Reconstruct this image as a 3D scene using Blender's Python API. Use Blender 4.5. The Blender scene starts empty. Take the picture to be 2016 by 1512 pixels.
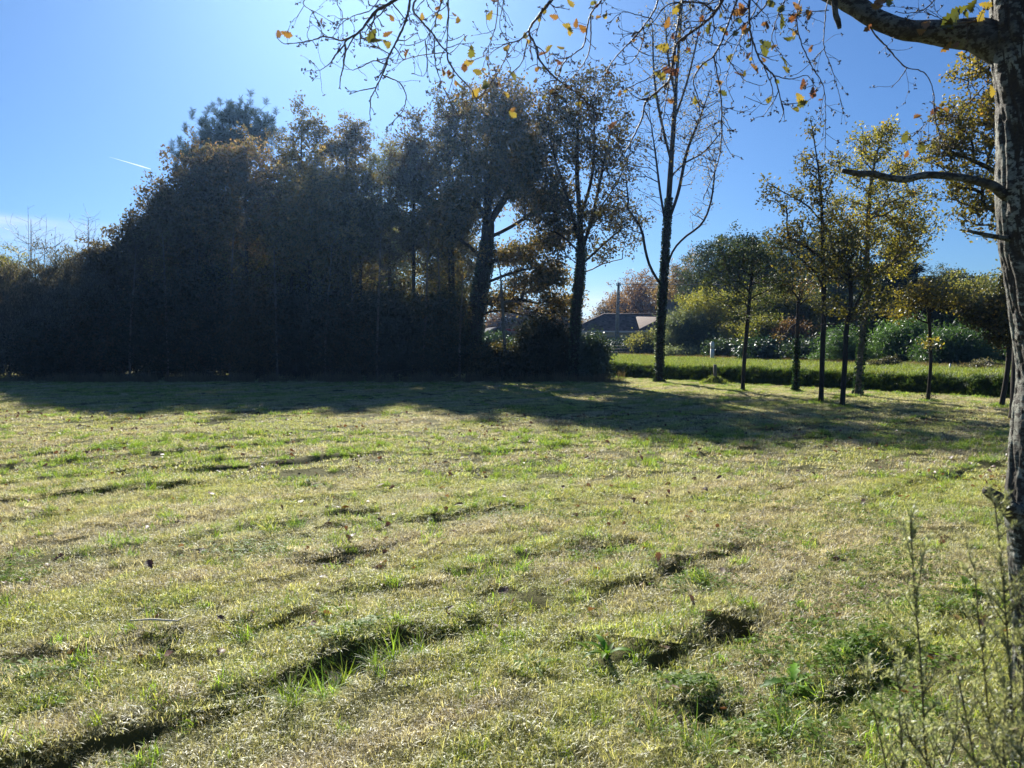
import bpy, math, random
import numpy as np
from mathutils import Vector
R = math.radians
rng = np.random.default_rng(11)
SC = bpy.context.scene
COL = SC.collection

# ------------------------------------------------------------------ camera
PITCH = math.atan(81/1456)
CP, SP = math.cos(PITCH), math.sin(PITCH)
cam = bpy.data.cameras.new('camera'); camo = bpy.data.objects.new('camera', cam); COL.objects.link(camo)
camo.location = (0, 0, 1.6); camo.rotation_euler = (R(90)-PITCH, 0, 0)
cam.sensor_width = 36; cam.lens = 26.0; cam.clip_start = 0.05; cam.clip_end = 9000
cam.dof.use_dof = True; cam.dof.focus_distance = 14.0; cam.dof.aperture_fstop = 7.0
SC.camera = camo

# ------------------------------------------------------------------ world, sun, exposure
SUN_EL, SUN_AZ = R(31), R(-11.5)
world = bpy.data.worlds.new('World'); SC.world = world; world.use_nodes = True
nt = world.node_tree; nt.nodes.clear()
wo = nt.nodes.new('ShaderNodeOutputWorld'); bg = nt.nodes.new('ShaderNodeBackground')
sky = nt.nodes.new('ShaderNodeTexSky'); sky.sky_type = 'NISHITA'; sky.sun_disc = False
sky.sun_elevation = SUN_EL; sky.sun_rotation = SUN_AZ
sky.air_density = 1.0; sky.dust_density = 0.6; sky.ozone_density = 2.5; sky.altitude = 50
tc = nt.nodes.new('ShaderNodeTexCoord')
def mnode(op, a=None, b=None, tree=None):
    tree = tree or next((v.id_data for v in (a, b) if hasattr(v, 'id_data')), nt)
    n = tree.nodes.new('ShaderNodeMath'); n.operation = op
    for i, v in enumerate((a, b)):
        if v is None: continue
        if isinstance(v, (int, float)): n.inputs[i].default_value = v
        else: tree.links.new(v, n.inputs[i])
    return n.outputs[0]
# thin cirrus wisp low in the west (left) part of the sky
sep = nt.nodes.new('ShaderNodeSeparateXYZ'); nt.links.new(tc.outputs['Generated'], sep.inputs[0])
az = mnode('ARCTAN2', sep.outputs[0], sep.outputs[1]); el = mnode('ARCSINE', sep.outputs[2])
comb = nt.nodes.new('ShaderNodeCombineXYZ')
nt.links.new(mnode('MULTIPLY', az, 6.0), comb.inputs[0]); nt.links.new(mnode('MULTIPLY', el, 75.0), comb.inputs[1])
nz = nt.nodes.new('ShaderNodeTexNoise'); nz.inputs['Scale'].default_value = 1.3; nz.inputs['Detail'].default_value = 5
nt.links.new(comb.outputs[0], nz.inputs['Vector'])
def gauss(x, c, w):
    d_ = mnode('DIVIDE', mnode('SUBTRACT', x, c), w)
    return mnode('POWER', 2.718, mnode('MULTIPLY', mnode('MULTIPLY', d_, d_), -1.0))
m1 = mnode('MULTIPLY', gauss(az, R(-38.5), R(6.5)), gauss(el, R(7.7), R(0.33)))
m2 = mnode('MULTIPLY', gauss(az, R(-31), R(9)), mnode('MULTIPLY', gauss(el, R(6.6), R(0.9)), 0.30))
m3 = mnode('MULTIPLY', gauss(az, R(8), R(5.5)), mnode('MULTIPLY', gauss(el, R(2.2), R(1.7)), 0.9))
mk = mnode('MULTIPLY', mnode('ADD', mnode('ADD', m1, m2), m3), mnode('MULTIPLY', nz.outputs['Fac'], 1.5))
mk = mnode('MINIMUM', mk, 0.85)
tint = nt.nodes.new('ShaderNodeMix'); tint.data_type = 'RGBA'; tint.blend_type = 'MULTIPLY'; tint.inputs[0].default_value = 1.0
nt.links.new(sky.outputs[0], tint.inputs[6]); tint.inputs[7].default_value = (0.375, 0.60, 0.90, 1)
mx = nt.nodes.new('ShaderNodeMix'); mx.data_type = 'RGBA'
nt.links.new(mk, mx.inputs[0]); nt.links.new(tint.outputs[2], mx.inputs[6]); mx.inputs[7].default_value = (9.0, 9.3, 9.8, 1)
nt.links.new(mx.outputs[2], bg.inputs[0]); bg.inputs[1].default_value = 0.05
nt.links.new(bg.outputs[0], wo.inputs[0])

sun = bpy.data.lights.new('sun', 'SUN'); suno = bpy.data.objects.new('sun', sun); COL.objects.link(suno)
sun.energy = 5.0; sun.angle = R(0.53); sun.color = (1.0, 0.93, 0.80)
SV = Vector((math.sin(SUN_AZ)*math.cos(SUN_EL), math.cos(SUN_AZ)*math.cos(SUN_EL), math.sin(SUN_EL)))
suno.rotation_euler = SV.to_track_quat('Z', 'Y').to_euler(); suno.location = (-20, 60, 60)
SC.view_settings.view_transform = 'Standard'; SC.view_settings.look = 'None'
SC.view_settings.exposure = 1.25; SC.view_settings.gamma = 1.0
SC.cycles.max_bounces = 7; SC.cycles.diffuse_bounces = 4; SC.cycles.transmission_bounces = 4; SC.cycles.glossy_bounces = 2
SC.cycles.caustics_reflective = False; SC.cycles.caustics_refractive = False
SC.cycles.sample_clamp_indirect = 6; SC.cycles.sample_clamp_direct = 10

# ------------------------------------------------------------------ helpers
def W(px, py, d):
    a = (px-1008)/1456; b = (py-756)/1456
    t = d/(CP-b*SP)
    return np.array([a*t, d, 1.6+(-SP-b*CP)*t])
_lat = np.random.default_rng(5).random((256, 256))
def vn(x, y):
    xi = np.floor(x).astype(int); yi = np.floor(y).astype(int); fx = x-xi; fy = y-yi
    fx = fx*fx*(3-2*fx); fy = fy*fy*(3-2*fy)
    g = lambda i, j: _lat[(xi+i) % 256, (yi+j) % 256]
    return (g(0,0)*(1-fx)+g(1,0)*fx)*(1-fy)+(g(0,1)*(1-fx)+g(1,1)*fx)*fy
def fbm(x, y, o=4):
    s = 0; a = .5
    for i in range(o): s = s+a*vn(x*2**i+17*i, y*2**i+31*i); a *= .5
    return s
def sst(a, b, x):
    t = np.clip((x-a)/(b-a), 0, 1); return t*t*(3-2*t)
VC = np.array([-3.0, -1.6, -.45, .7, 1.45, 2.32, 3.2, 3.95, 5.0, 6.1, 7.2, 8.7, 9.9, 11.3, 12.6, 14.1, 15.4, 16.9, 18.3, 19.8, 21.5, 23, 24.6, 26.2, 28])
def rut(x, y):
    """strength of the mowing ruts 0..1 and signed offset across the nearest one"""
    u = .76*x+.65*y; v = -.65*x+.76*y
    v = v+.22*(fbm(u*.35, v*.2)-.5)+.10*(vn(u*1.7, v*.9)-.5)
    i = np.abs(v[..., None]-VC).argmin(-1); dv = v-VC[i]
    m = .8*sst(.43, .60, fbm(u*.30+i*9.7, i*3.3+0*u, 3))*(.6+.4*sst(.35,.55,vn(u*1.6+i*5, i*2.2+0*u))); best = np.full(m.shape, .34)
    for (ax, ay, bx, by, st, f0, f1) in SEGS:
        L = math.hypot(bx-ax, by-ay); ex, ey = (bx-ax)/L, (by-ay)/L; q = (x-ax)*ex+(y-ay)*ey; w = -(x-ax)*ey+(y-ay)*ex+.03*(vn(x*5, y*5)-.5)
        k = (q > -.12) & (q < L+.12) & (np.abs(w) < best)
        e = st*(sst(-.12, .2, q) if f0 else 1)*((1-sst(L-.2, L+.12, q)) if f1 else 1)*(.62+.6*vn(x*2.3+7, y*2.3))
        best = np.where(k, np.abs(w), best); m = np.where(k, np.maximum(e, m*(np.abs(w) > .25)), m); dv = np.where(k, w, dv)
    return m, dv
def gpx(px, py): d = 1.6/((-SP-(py-756)/1456*CP)/(-(CP-(py-756)/1456*SP))); return (px-1008)/1456/(CP-(py-756)/1456*SP)*d, d
SEGS = []
for st_, pl_ in ((1.25, [(1235,1340),(1330,1300),(1420,1250),(1530,1215)]), (1.0, [(380,1430),(600,1350),(680,1310),(800,1270),(1000,1228)]), (.9, [(1200,1172),(1320,1130),(1480,1080)]), (.7, [(1110,1090),(1290,1068)]),
    (1.0, [(0,995),(150,978),(260,968),(420,955)]), (.8, [(350,932),(480,925),(640,905),(760,893)]), (.8, [(0,1025),(110,1022)]), (.8, [(580,965),(660,958)]), (.6, [(640,1182),(790,1165)]), (.7, [(1150,1198),(1250,1165)]), (.8, [(1290,1435),(1500,1400)]), (.7, [(0,1310),(180,1290),(400,1262)]),
    (.6, [(760,1040),(1000,1005),(1120,985)]), (.6, [(1400,990),(1600,950)]), (.7, [(200,880),(480,862),(700,850)]), (.6, [(900,900),(1200,872)]), (.6, [(0,905),(240,885)]), (.6, [(1060,1300),(1160,1270)]), (.7, [(560,1120),(800,1085)]), (.6, [(100,1110),(300,1085)])):
    gp_ = [gpx(*p_) for p_ in pl_]
    for i_, (a_, b_) in enumerate(zip(gp_[:-1], gp_[1:])): SEGS.append((a_[0], a_[1], b_[0], b_[1], st_, i_ == 0, i_ == len(gp_)-2))
def dline(x, y): return (x-4.35)*.81+(y-34.8)*.59
def gh(x, y):
    x = np.asarray(x, float); y = np.asarray(y, float)
    m, dv = rut(x, y)
    near = 1-.5*sst(8, 15, np.hypot(x, y))-.5*sst(20, 30, np.hypot(x, y))
    z = .07*(fbm(x*.18, y*.18)-.47)*sst(2, 10, np.hypot(x,y)) + .018*(fbm(x*1.3+9, y*1.3)-.47)
    z = z + near*(-.105*m*np.exp(-(dv/(.072+.035*sst(.7, 1, m)))**2) + .05*m*np.exp(-((dv-.19)/.09)**2) + .008*np.cos(dv*5)) + .022*near*(fbm(x*2.6+33, y*2.6, 3)-.45) + .035*near*(fbm(x*7+3, y*7, 2)-.4)
    s = dline(x, y)+.25*(fbm(x*.3, y*.3)-.5)
    z = z*(1-sst(-.8, 0, s))
    z = z - .45*sst(0, .45, s) + (.45+.50+.06*(fbm(x*.8, y*.8)-.5))*sst(.75, 1.5, s) + .05*sst(3, 9, s)
    z = z - .5*sst(19, 27, s)
    return z
def g0(x, y): return float(gh(np.array([x]), np.array([y]))[0])

class Acc:
    def __init__(s): s.v = []; s.q = []; s.t = []; s.qa = []; s.ta = []; s.n = 0
    def add(s, v, q=None, t=None, qa=0.5, ta=0.5):
        v = np.asarray(v, np.float32).reshape(-1, 3)
        if q is not None and len(q):
            q = np.asarray(q, np.int32).reshape(-1, 4); s.q.append(q+s.n); s.qa.append(np.broadcast_to(np.asarray(qa, np.float32), (len(q),)))
        if t is not None and len(t):
            t = np.asarray(t, np.int32).reshape(-1, 3); s.t.append(t+s.n); s.ta.append(np.broadcast_to(np.asarray(ta, np.float32), (len(t),)))
        s.v.append(v); s.n += len(v)
    def tube(s, P, r, k=5, cap=True, tint=.5):
        P = np.asarray(P, float); n = len(P); r = np.broadcast_to(np.asarray(r, float), (n,))
        T = np.gradient(P, axis=0); T /= np.linalg.norm(T, axis=1)[:, None]+1e-9
        ref = np.eye(3)[np.abs(T).mean(0).argmin()]
        A = np.cross(T, ref); A /= np.linalg.norm(A, axis=1)[:, None]+1e-9; B = np.cross(T, A)
        th = np.arange(k)/k*2*np.pi
        V = P[:, None]+r[:, None, None]*(A[:, None]*np.cos(th)[None, :, None]+B[:, None]*np.sin(th)[None, :, None])
        V = V.reshape(-1, 3)
        i = np.arange(n-1)[:, None]*k; j = np.arange(k)[None]; j2 = (j+1) % k
        q = np.stack([i+j, i+j2, i+k+j2, i+k+j], -1).reshape(-1, 4)
        t = None
        if cap:
            V = np.vstack([V, P[-1:], P[:1]]); jj = np.arange(k)
            t = np.vstack([np.stack([(n-1)*k+jj, (n-1)*k+(jj+1) % k, np.full(k, n*k)], -1), np.stack([(jj+1) % k, jj, np.full(k, n*k+1)], -1)])
        s.add(V, q, t, tint, tint)
    def box(s, lo, hi, ax=None, o=(0,0,0)):
        lo = np.array(lo, float); hi = np.array(hi, float)
        V = np.array([[x, y, z] for z in (lo[2], hi[2]) for x, y in ((lo[0], lo[1]), (hi[0], lo[1]), (hi[0], hi[1]), (lo[0], hi[1]))])
        s.add(V, [[0,3,2,1],[4,5,6,7],[0,1,5,4],[1,2,6,5],[2,3,7,6],[3,0,4,7]])
    def build(s, name, mat, parent=None, smooth=False, xf=None):
        V = np.concatenate(s.v) if s.v else np.zeros((0, 3), np.float32)
        if xf is not None: V = xf(V)
        Q = np.concatenate(s.q) if s.q else np.zeros((0, 4), np.int32); T = np.concatenate(s.t) if s.t else np.zeros((0, 3), np.int32)
        me = bpy.data.meshes.new(name)
        me.vertices.add(len(V)); me.vertices.foreach_set('co', np.ascontiguousarray(V, np.float32).ravel())
        me.loops.add(Q.size+T.size); me.loops.foreach_set('vertex_index', np.concatenate([Q.ravel(), T.ravel()]).astype(np.int32))
        nf = len(Q)+len(T); me.polygons.add(nf)
        ls = np.concatenate([np.arange(len(Q))*4, Q.size+np.arange(len(T))*3]).astype(np.int32)
        me.polygons.foreach_set('loop_start', ls)
        me.update(calc_edges=True)
        at = me.attributes.new('tint', 'FLOAT', 'FACE')
        at.data.foreach_set('value', np.concatenate((s.qa or [np.zeros(0, np.float32)])+(s.ta or [np.zeros(0, np.float32)])).astype(np.float32))
        if smooth: me.polygons.foreach_set('use_smooth', np.ones(nf, bool))
        me.validate()
        me.materials.append(mat)
        o = bpy.data.objects.new(name, me); COL.objects.link(o)
        if parent is not None: o.parent = parent
        return o
def tag(o, label=None, cat=None, group=None, kind=None):
    if label: o['label'] = label
    if cat: o['category'] = cat
    if group: o['group'] = group
    if kind: o['kind'] = kind
    return o
def empty(name, loc=(0,0,0), rz=0, label=None, cat=None, group=None):
    o = bpy.data.objects.new(name, None); COL.objects.link(o); o.location = loc; o.rotation_euler = (0, 0, rz); o.empty_display_size = .2
    return tag(o, label, cat, group)
def copy_tree(o, parent=None):
    c = o.copy(); COL.objects.link(c)
    if parent is not None: c.parent = parent
    for ch in list(o.children): copy_tree(ch, c)
    return c
def rel(base):
    b = np.array(base, np.float32); return lambda V: V-b

# ------------------------------------------------------------------ materials
def newmat(name):
    m = bpy.data.materials.new(name); m.use_nodes = True; m.node_tree.nodes.clear(); return m, m.node_tree
def ramp(t, cols, fac):
    r = t.nodes.new('ShaderNodeValToRGB'); e = r.color_ramp.elements
    while len(e) < len(cols): e.new(.5)
    for k, (p, c) in enumerate(cols): e[k].position = p; e[k].color = (*c, 1)
    t.links.new(fac, r.inputs[0]); return r.outputs[0]
def noise(t, scale, detail=3, vec=None, rough=.55):
    n = t.nodes.new('ShaderNodeTexNoise'); n.inputs['Scale'].default_value = scale; n.inputs['Detail'].default_value = detail; n.inputs['Roughness'].default_value = rough
    if vec is not None: t.links.new(vec, n.inputs['Vector'])
    return n.outputs['Fac']
def mixc(t, f, a, b, bt='MIX'):
    n = t.nodes.new('ShaderNodeMix'); n.data_type = 'RGBA'; n.blend_type = bt
    for i, v in ((0, f), (6, a), (7, b)):
        if isinstance(v, (int, float)): n.inputs[i].default_value = v
        elif isinstance(v, tuple): n.inputs[i].default_value = (*v, 1)
        else: t.links.new(v, n.inputs[i])
    return n.outputs[2]
def leafmat(name, cols, trans=.5, gloss=.06, rough=.35, big=None, bigscale=.5, tcol=(1.0, 1.0, .55), tgain=1.5):
    m, t = newmat(name); rough = max(rough, .5)
    a = t.nodes.new('ShaderNodeAttribute'); a.attribute_name = 'tint'
    c = ramp(t, cols, a.outputs['Fac'])
    geo = t.nodes.new('ShaderNodeNewGeometry')
    if big:
        mp = t.nodes.new('ShaderNodeMapping'); mp.vector_type = 'TEXTURE'; mp.inputs['Rotation'].default_value = (0, 0, R(40)); mp.inputs['Scale'].default_value = (3.2, .8, 1)
        t.links.new(geo.outputs['Position'], mp.inputs[0])
        n = noise(t, bigscale, 4, mp.outputs[0], .65)
        f = ramp(t, [(.42, (0,0,0)), (.58, (1,1,1))], n)
        c = mixc(t, f, c, ramp(t, big, a.outputs['Fac']))
    oi = t.nodes.new('ShaderNodeObjectInfo')
    h = t.nodes.new('ShaderNodeHueSaturation')
    t.links.new(mnode('ADD', mnode('MULTIPLY', oi.outputs['Random'], .03), .485, t), h.inputs['Hue'])
    t.links.new(mnode('ADD', mnode('MULTIPLY', oi.outputs['Random'], .35), .82, t), h.inputs['Value'])
    t.links.new(c, h.inputs['Color']); c = h.outputs[0]
    d = t.nodes.new('ShaderNodeBsdfDiffuse'); t.links.new(c, d.inputs[0])
    tr = t.nodes.new('ShaderNodeBsdfTranslucent')
    tcx = mixc(t, 1.0, c, tuple(k*tgain for k in tcol), 'MULTIPLY'); t.links.new(tcx, tr.inputs[0])
    s = t.nodes.new('ShaderNodeMixShader'); s.inputs[0].default_value = trans
    t.links.new(d.outputs[0], s.inputs[1]); t.links.new(tr.outputs[0], s.inputs[2])
    g = t.nodes.new('ShaderNodeBsdfGlossy'); g.inputs['Roughness'].default_value = rough; g.inputs[0].default_value = (.9, .95, 1, 1)
    s2 = t.nodes.new('ShaderNodeMixShader'); s2.inputs[0].default_value = gloss
    t.links.new(s.outputs[0], s2.inputs[1]); t.links.new(g.outputs[0], s2.inputs[2])
    o = t.nodes.new('ShaderNodeOutputMaterial'); t.links.new(s2.outputs[0], o.inputs[0])
    return m
def solid(name, cols, scale=8, rough=.8, bump=0, bscale=30, stretch=(1,1,1), spec=.3, detail=5):
    m, t = newmat(name)
    tc = t.nodes.new('ShaderNodeTexCoord'); mp = t.nodes.new('ShaderNodeMapping'); mp.inputs['Scale'].default_value = stretch
    t.links.new(tc.outputs['Object'], mp.inputs[0])
    c = ramp(t, cols, noise(t, scale, detail, mp.outputs[0], .65))
    p = t.nodes.new('ShaderNodeBsdfPrincipled'); t.links.new(c, p.inputs['Base Color']); p.inputs['Roughness'].default_value = rough
    p.inputs['Specular IOR Level'].default_value = spec
    if bump:
        b = t.nodes.new('ShaderNodeBump'); b.inputs['Strength'].default_value = bump; b.inputs['Distance'].default_value = .02
        t.links.new(noise(t, bscale, 6, mp.outputs[0], .7), b.inputs['Height']); t.links.new(b.outputs[0], p.inputs['Normal'])
    o = t.nodes.new('ShaderNodeOutputMaterial'); t.links.new(p.outputs[0], o.inputs[0])
    return m
M = {}
M['bark'] = solid('bark', [(.3, (.02,.016,.013)), (.6, (.055,.046,.036)), (.8, (.10,.09,.075))], 9, .9, .6, 30, (1,1,.25))
M['bark_pale'] = solid('bark_pale', [(.3, (.07,.06,.05)), (.55, (.17,.15,.12)), (.8, (.30,.29,.25))], 9, .85, .5, 30, (1,1,.3))
M['twig'] = solid('twig', [(.3, (.05,.035,.028)), (.7, (.13,.09,.07))], 25, .6, .3, 90, (1,1,.5), .4)
M['ivy'] = leafmat('ivy_leaf', [(0, (.012,.03,.008)), (.6, (.03,.06,.015)), (1, (.07,.11,.03))], .25, .06, .45)
M['oak'] = leafmat('oak_leaf', [(0, (.07,.055,.024)), (.35, (.13,.10,.04)), (.7, (.13,.125,.05)), (1, (.30,.20,.08))], .5, .03, .42, tcol=(1,.97,.62), tgain=1.4)
M['oakbig'] = leafmat('tall_oak_leaf', [(0, (.055,.042,.018)), (.5, (.085,.085,.03)), (.8, (.16,.11,.035)), (1, (.28,.19,.075))], .5, .03, .42, tcol=(1,.97,.62), tgain=1.35)
M['darkgreen'] = leafmat('dark_green_leaf', [(0, (.03,.045,.018)), (.6, (.07,.085,.03)), (1, (.16,.14,.05))], .4, .05, .5)
M['olive'] = leafmat('olive_leaf', [(0, (.07,.08,.03)), (.5, (.13,.14,.045)), (1, (.26,.23,.08))], .5, .03, .42)
M['brown'] = leafmat('brown_leaf', [(0, (.07,.04,.018)), (.5, (.13,.08,.035)), (1, (.25,.15,.06))], .55, .05, .4)
M['young'] = leafmat('young_oak_leaf', [(0, (.08,.085,.018)), (.5, (.18,.165,.035)), (.85, (.32,.25,.05)), (1, (.34,.19,.05))], .55, .05, .42)
M['yellow'] = leafmat('yellow_oak_leaf', [(0, (.10,.09,.02)), (.5, (.28,.22,.03)), (1, (.45,.30,.04))], .6, .09, .3)
M['pine'] = leafmat('pine_needle', [(0, (.02,.035,.015)), (1, (.06,.085,.035))], .25, .05, .45)
M['conifer'] = leafmat('conifer_needle', [(0, (.012,.022,.014)), (1, (.035,.055,.03))], .2, .05, .4)
M['heath'] = leafmat('heath_sprig', [(0, (.05,.055,.03)), (.6, (.12,.11,.07)), (1, (.25,.21,.15))], .35, .05, .5)
M['laurel'] = leafmat('laurel_leaf', [(0, (.015,.035,.01)), (1, (.05,.09,.025))], .3, .10, .45)
M['lime'] = leafmat('light_green_leaf', [(0, (.07,.09,.018)), (.6, (.17,.19,.035)), (1, (.32,.30,.06))], .55, .05, .5)
M['bamboo'] = leafmat('bamboo_leaf', [(0, (.03,.06,.015)), (1, (.09,.15,.04))], .5, .08, .35)
M['silver'] = leafmat('grey_leaf', [(0, (.10,.12,.07)), (1, (.25,.28,.17))], .45, .05, .5)
M['red'] = leafmat('red_leaf', [(0, (.06,.035,.02)), (1, (.14,.075,.045))], .5, .06, .4)
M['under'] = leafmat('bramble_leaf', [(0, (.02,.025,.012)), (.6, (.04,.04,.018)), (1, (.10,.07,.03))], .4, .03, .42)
M['fgleaf'] = leafmat('lobed_oak_leaf', [(0, (.05,.07,.015)), (.25, (.12,.14,.03)), (.45, (.32,.27,.05)), (.65, (.25,.165,.045)), (.85, (.17,.08,.035)), (1, (.09,.05,.03))], .5, .06, .4, tcol=(1,.92,.6), tgain=1.35)
M['fallen'] = leafmat('fallen_leaf', [(0, (.10,.045,.025)), (.5, (.17,.075,.04)), (.85, (.25,.14,.08)), (1, (.36,.30,.24))], .3, .06, .4, tgain=1.2)
M['broom'] = leafmat('feathery_leaf', [(0, (.14,.17,.09)), (.6, (.28,.31,.18)), (1, (.50,.52,.38))], .5, .08, .4)
M['broom_stem'] = solid('green_stem', [(.3, (.09,.075,.04)), (.7, (.2,.17,.09))], 40, .6)
straw = [(0, (.17,.135,.08)), (.35, (.40,.34,.20)), (.7, (.58,.52,.33)), (1, (.74,.68,.50))]
green = [(0, (.05,.09,.015)), (.4, (.13,.22,.03)), (.75, (.24,.34,.05)), (1, (.42,.45,.15))]
mixg = [(0, (.11,.14,.03)), (.3, (.28,.34,.06)), (.6, (.45,.47,.12)), (1, (.66,.60,.27))]
M['grass'] = leafmat('mown_grass', mixg, .5, .07, .42, straw, .9, (1,1,.70), 1.35)
M['lush'] = leafmat('green_grass', green, .5, .05, .35, None, 1, (1,1,.45), 1.7)
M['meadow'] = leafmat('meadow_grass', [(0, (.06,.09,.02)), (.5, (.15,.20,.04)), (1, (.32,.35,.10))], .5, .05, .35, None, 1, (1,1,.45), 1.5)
M['bank'] = leafmat('bank_grass', [(0, (.025,.045,.01)), (.6, (.06,.11,.018)), (1, (.16,.22,.04))], .4, .04, .45)  # darker than the verge grass: the ditch bank's shade is put into this green
M['weed'] = leafmat('weed_leaf', [(0, (.06,.13,.014)), (1, (.20,.36,.04))], .5, .02, .5, None, 1, (1,1,.4), 1.6)
M['stalk'] = solid('bleached_stalk', [(.3, (.5,.45,.34)), (.7, (.68,.63,.5))], 30, .7)
M['dry'] = leafmat('dead_stalks', [(0, (.10,.07,.04)), (1, (.28,.21,.13))], .4, .03, .5)
# soil / turf sheet
m, t = newmat('turf_soil'); geo = t.nodes.new('ShaderNodeNewGeometry')
c = ramp(t, [(.25, (.035,.028,.018)), (.5, (.09,.08,.04)), (.75, (.16,.14,.07))], noise(t, 30, 6, geo.outputs['Position'], .7))
c2 = ramp(t, [(.3, (.06,.08,.02)), (.7, (.13,.14,.05))], noise(t, 4, 5, geo.outputs['Position']))
c = mixc(t, .45, c, c2)
p = t.nodes.new('ShaderNodeBsdfPrincipled'); p.inputs['Roughness'].default_value = .95; p.inputs['Specular IOR Level'].default_value = .1; t.links.new(c, p.inputs['Base Color'])
b = t.nodes.new('ShaderNodeBump'); b.inputs['Strength'].default_value = .8; b.inputs['Distance'].default_value = .03
t.links.new(noise(t, 45, 6, geo.outputs['Position'], .75), b.inputs['Height']); t.links.new(b.outputs[0], p.inputs['Normal'])
o = t.nodes.new('ShaderNodeOutputMaterial'); t.links.new(p.outputs[0], o.inputs[0]); M['soil'] = m
# lichen-covered oak bark of the near trunk
m, t = newmat('lichen_bark'); tc = t.nodes.new('ShaderNodeTexCoord')
mp = t.nodes.new('ShaderNodeMapping'); mp.inputs['Scale'].default_value = (1,1,1.7); t.links.new(tc.outputs['Object'], mp.inputs[0])
at = t.nodes.new('ShaderNodeAttribute'); at.attribute_name = 'tint'
bk = ramp(t, [(.2, (.012,.010,.009)), (.5, (.04,.034,.028)), (.85, (.10,.088,.072))], noise(t, 60, 6, mp.outputs[0], .7))
lich = ramp(t, [(.46, (0,0,0)), (.52, (1,1,1))], noise(t, 30, 4, mp.outputs[0], .62))
lc = ramp(t, [(.3, (.17,.18,.155)), (.7, (.34,.36,.31))], noise(t, 90, 4, mp.outputs[0]))
f = mnode('MULTIPLY', lich, ramp(t, [(.25, (0,0,0)), (.5, (1,1,1))], at.outputs['Fac']), t)
f = mnode('MULTIPLY', f, ramp(t, [(.38, (.15,.15,.15)), (.55, (1,1,1))], noise(t, 5, 2, mp.outputs[0])), t)
c = mixc(t, f, bk, lc)
p = t.nodes.new('ShaderNodeBsdfPrincipled'); p.inputs['Roughness'].default_value = .75; p.inputs['Specular IOR Level'].default_value = .4; t.links.new(c, p.inputs['Base Color'])
b = t.nodes.new('ShaderNodeBump'); b.inputs['Strength'].default_value = .9; b.inputs['Distance'].default_value = .006
t.links.new(noise(t, 110, 7, mp.outputs[0], .75), b.inputs['Height']); t.links.new(b.outputs[0], p.inputs['Normal'])
o = t.nodes.new('ShaderNodeOutputMaterial'); t.links.new(p.outputs[0], o.inputs[0]); M['lichen'] = m
M['plaster'] = solid('cream_render', [(.3, (.78,.71,.52)), (.7, (.84,.78,.60))], 3, .9)
M['trim'] = solid('pale_trim', [(.3, (.55,.52,.45)), (.7, (.66,.63,.56))], 5, .7)
M['shutter'] = solid('brown_shutter', [(.3, (.20,.15,.10)), (.7, (.28,.21,.15))], 9, .6)
M['darkwood'] = solid('dark_timber', [(.3, (.06,.035,.025)), (.7, (.12,.07,.05))], 9, .7)
M['slate'] = solid('grey_sheet', [(.3, (.06,.065,.08)), (.7, (.10,.105,.12))], 6, .95, spec=.05)
M['redtrim'] = solid('red_fascia', [(.3, (.28,.06,.05)), (.7, (.35,.09,.07))], 6, .6)
M['concrete'] = solid('concrete', [(.3, (.22,.21,.19)), (.7, (.34,.33,.30))], 12, .9, .3, 60)
M['white'] = solid('white_paint', [(.3, (.66,.68,.66)), (.75, (.82,.83,.82))], 14, .5, .1)
M['postwood'] = solid('weathered_post', [(.3, (.12,.10,.08)), (.7, (.28,.24,.19))], 10, .9, .5, 60, (1,1,.2))
M['wire'] = solid('black_cable', [(.3, (.02,.02,.02)), (.7, (.04,.04,.04))], 10, .6)
M['tile'] = solid('clay_tile', [(.3, (.09,.065,.058)), (.5, (.135,.10,.09)), (.75, (.18,.14,.125))], 3.5, .85)
_t = M['tile'].node_tree; _p = [n for n in _t.nodes if n.type == 'BSDF_PRINCIPLED'][0]; _l = _p.inputs['Base Color'].links[0].from_socket; _a = _t.nodes.new('ShaderNodeAttribute'); _a.attribute_name = 'tint'
_t.links.new(mixc(_t, 1.0, _l, ramp(_t, [(0, (.55,.5,.5)), (1, (1.45,1.35,1.3))], _a.outputs['Fac']), 'MULTIPLY'), _p.inputs['Base Color'])
M['iron'] = solid('grey_wire', [(.3, (.15,.15,.15)), (.7, (.25,.25,.25))], 10, .5)
m, t = newmat('vapour'); pv = t.nodes.new('ShaderNodeVolumeScatter'); pv.inputs['Density'].default_value = .22; pv.inputs['Anisotropy'].default_value = .3; o = t.nodes.new('ShaderNodeOutputMaterial'); t.links.new(pv.outputs[0], o.inputs['Volume']); M['vapour'] = m
# ------------------------------------------------------------------ ground sheet
def axis(lo, hi, f0, f1, fine, mid0, mid1, midstep, g=1.12):
    a = list(np.arange(f0, f1, fine)); s = fine
    while a[-1] < hi:
        s *= g
        if a[-1] < mid1: s = min(s, midstep)
        a.append(a[-1]+s)
    b = [f0]; s = fine
    while b[-1] > lo:
        s *= g
        if b[-1] > mid0: s = min(s, midstep)
        b.append(b[-1]-s)
    return np.array(b[:0:-1]+a)
xs = axis(-2500, 2500, -5, 5.5, .045, -18, 26, .28); ys = axis(-1500, 3500, 2.2, 10, .045, -3, 46, .25)
X, Y = np.meshgrid(xs, ys, indexing='ij'); Z = gh(X, Y)
n1, n2 = X.shape; ii = (np.arange(n1-1)[:, None]*n2+np.arange(n2-1)[None]).ravel()
ga = Acc(); ga.add(np.stack([X, Y, Z], -1).reshape(-1, 3), np.stack([ii, ii+n2, ii+n2+1, ii+1], -1))
tag(ga.build('ground', M['soil'], smooth=True), kind='structure')

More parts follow.
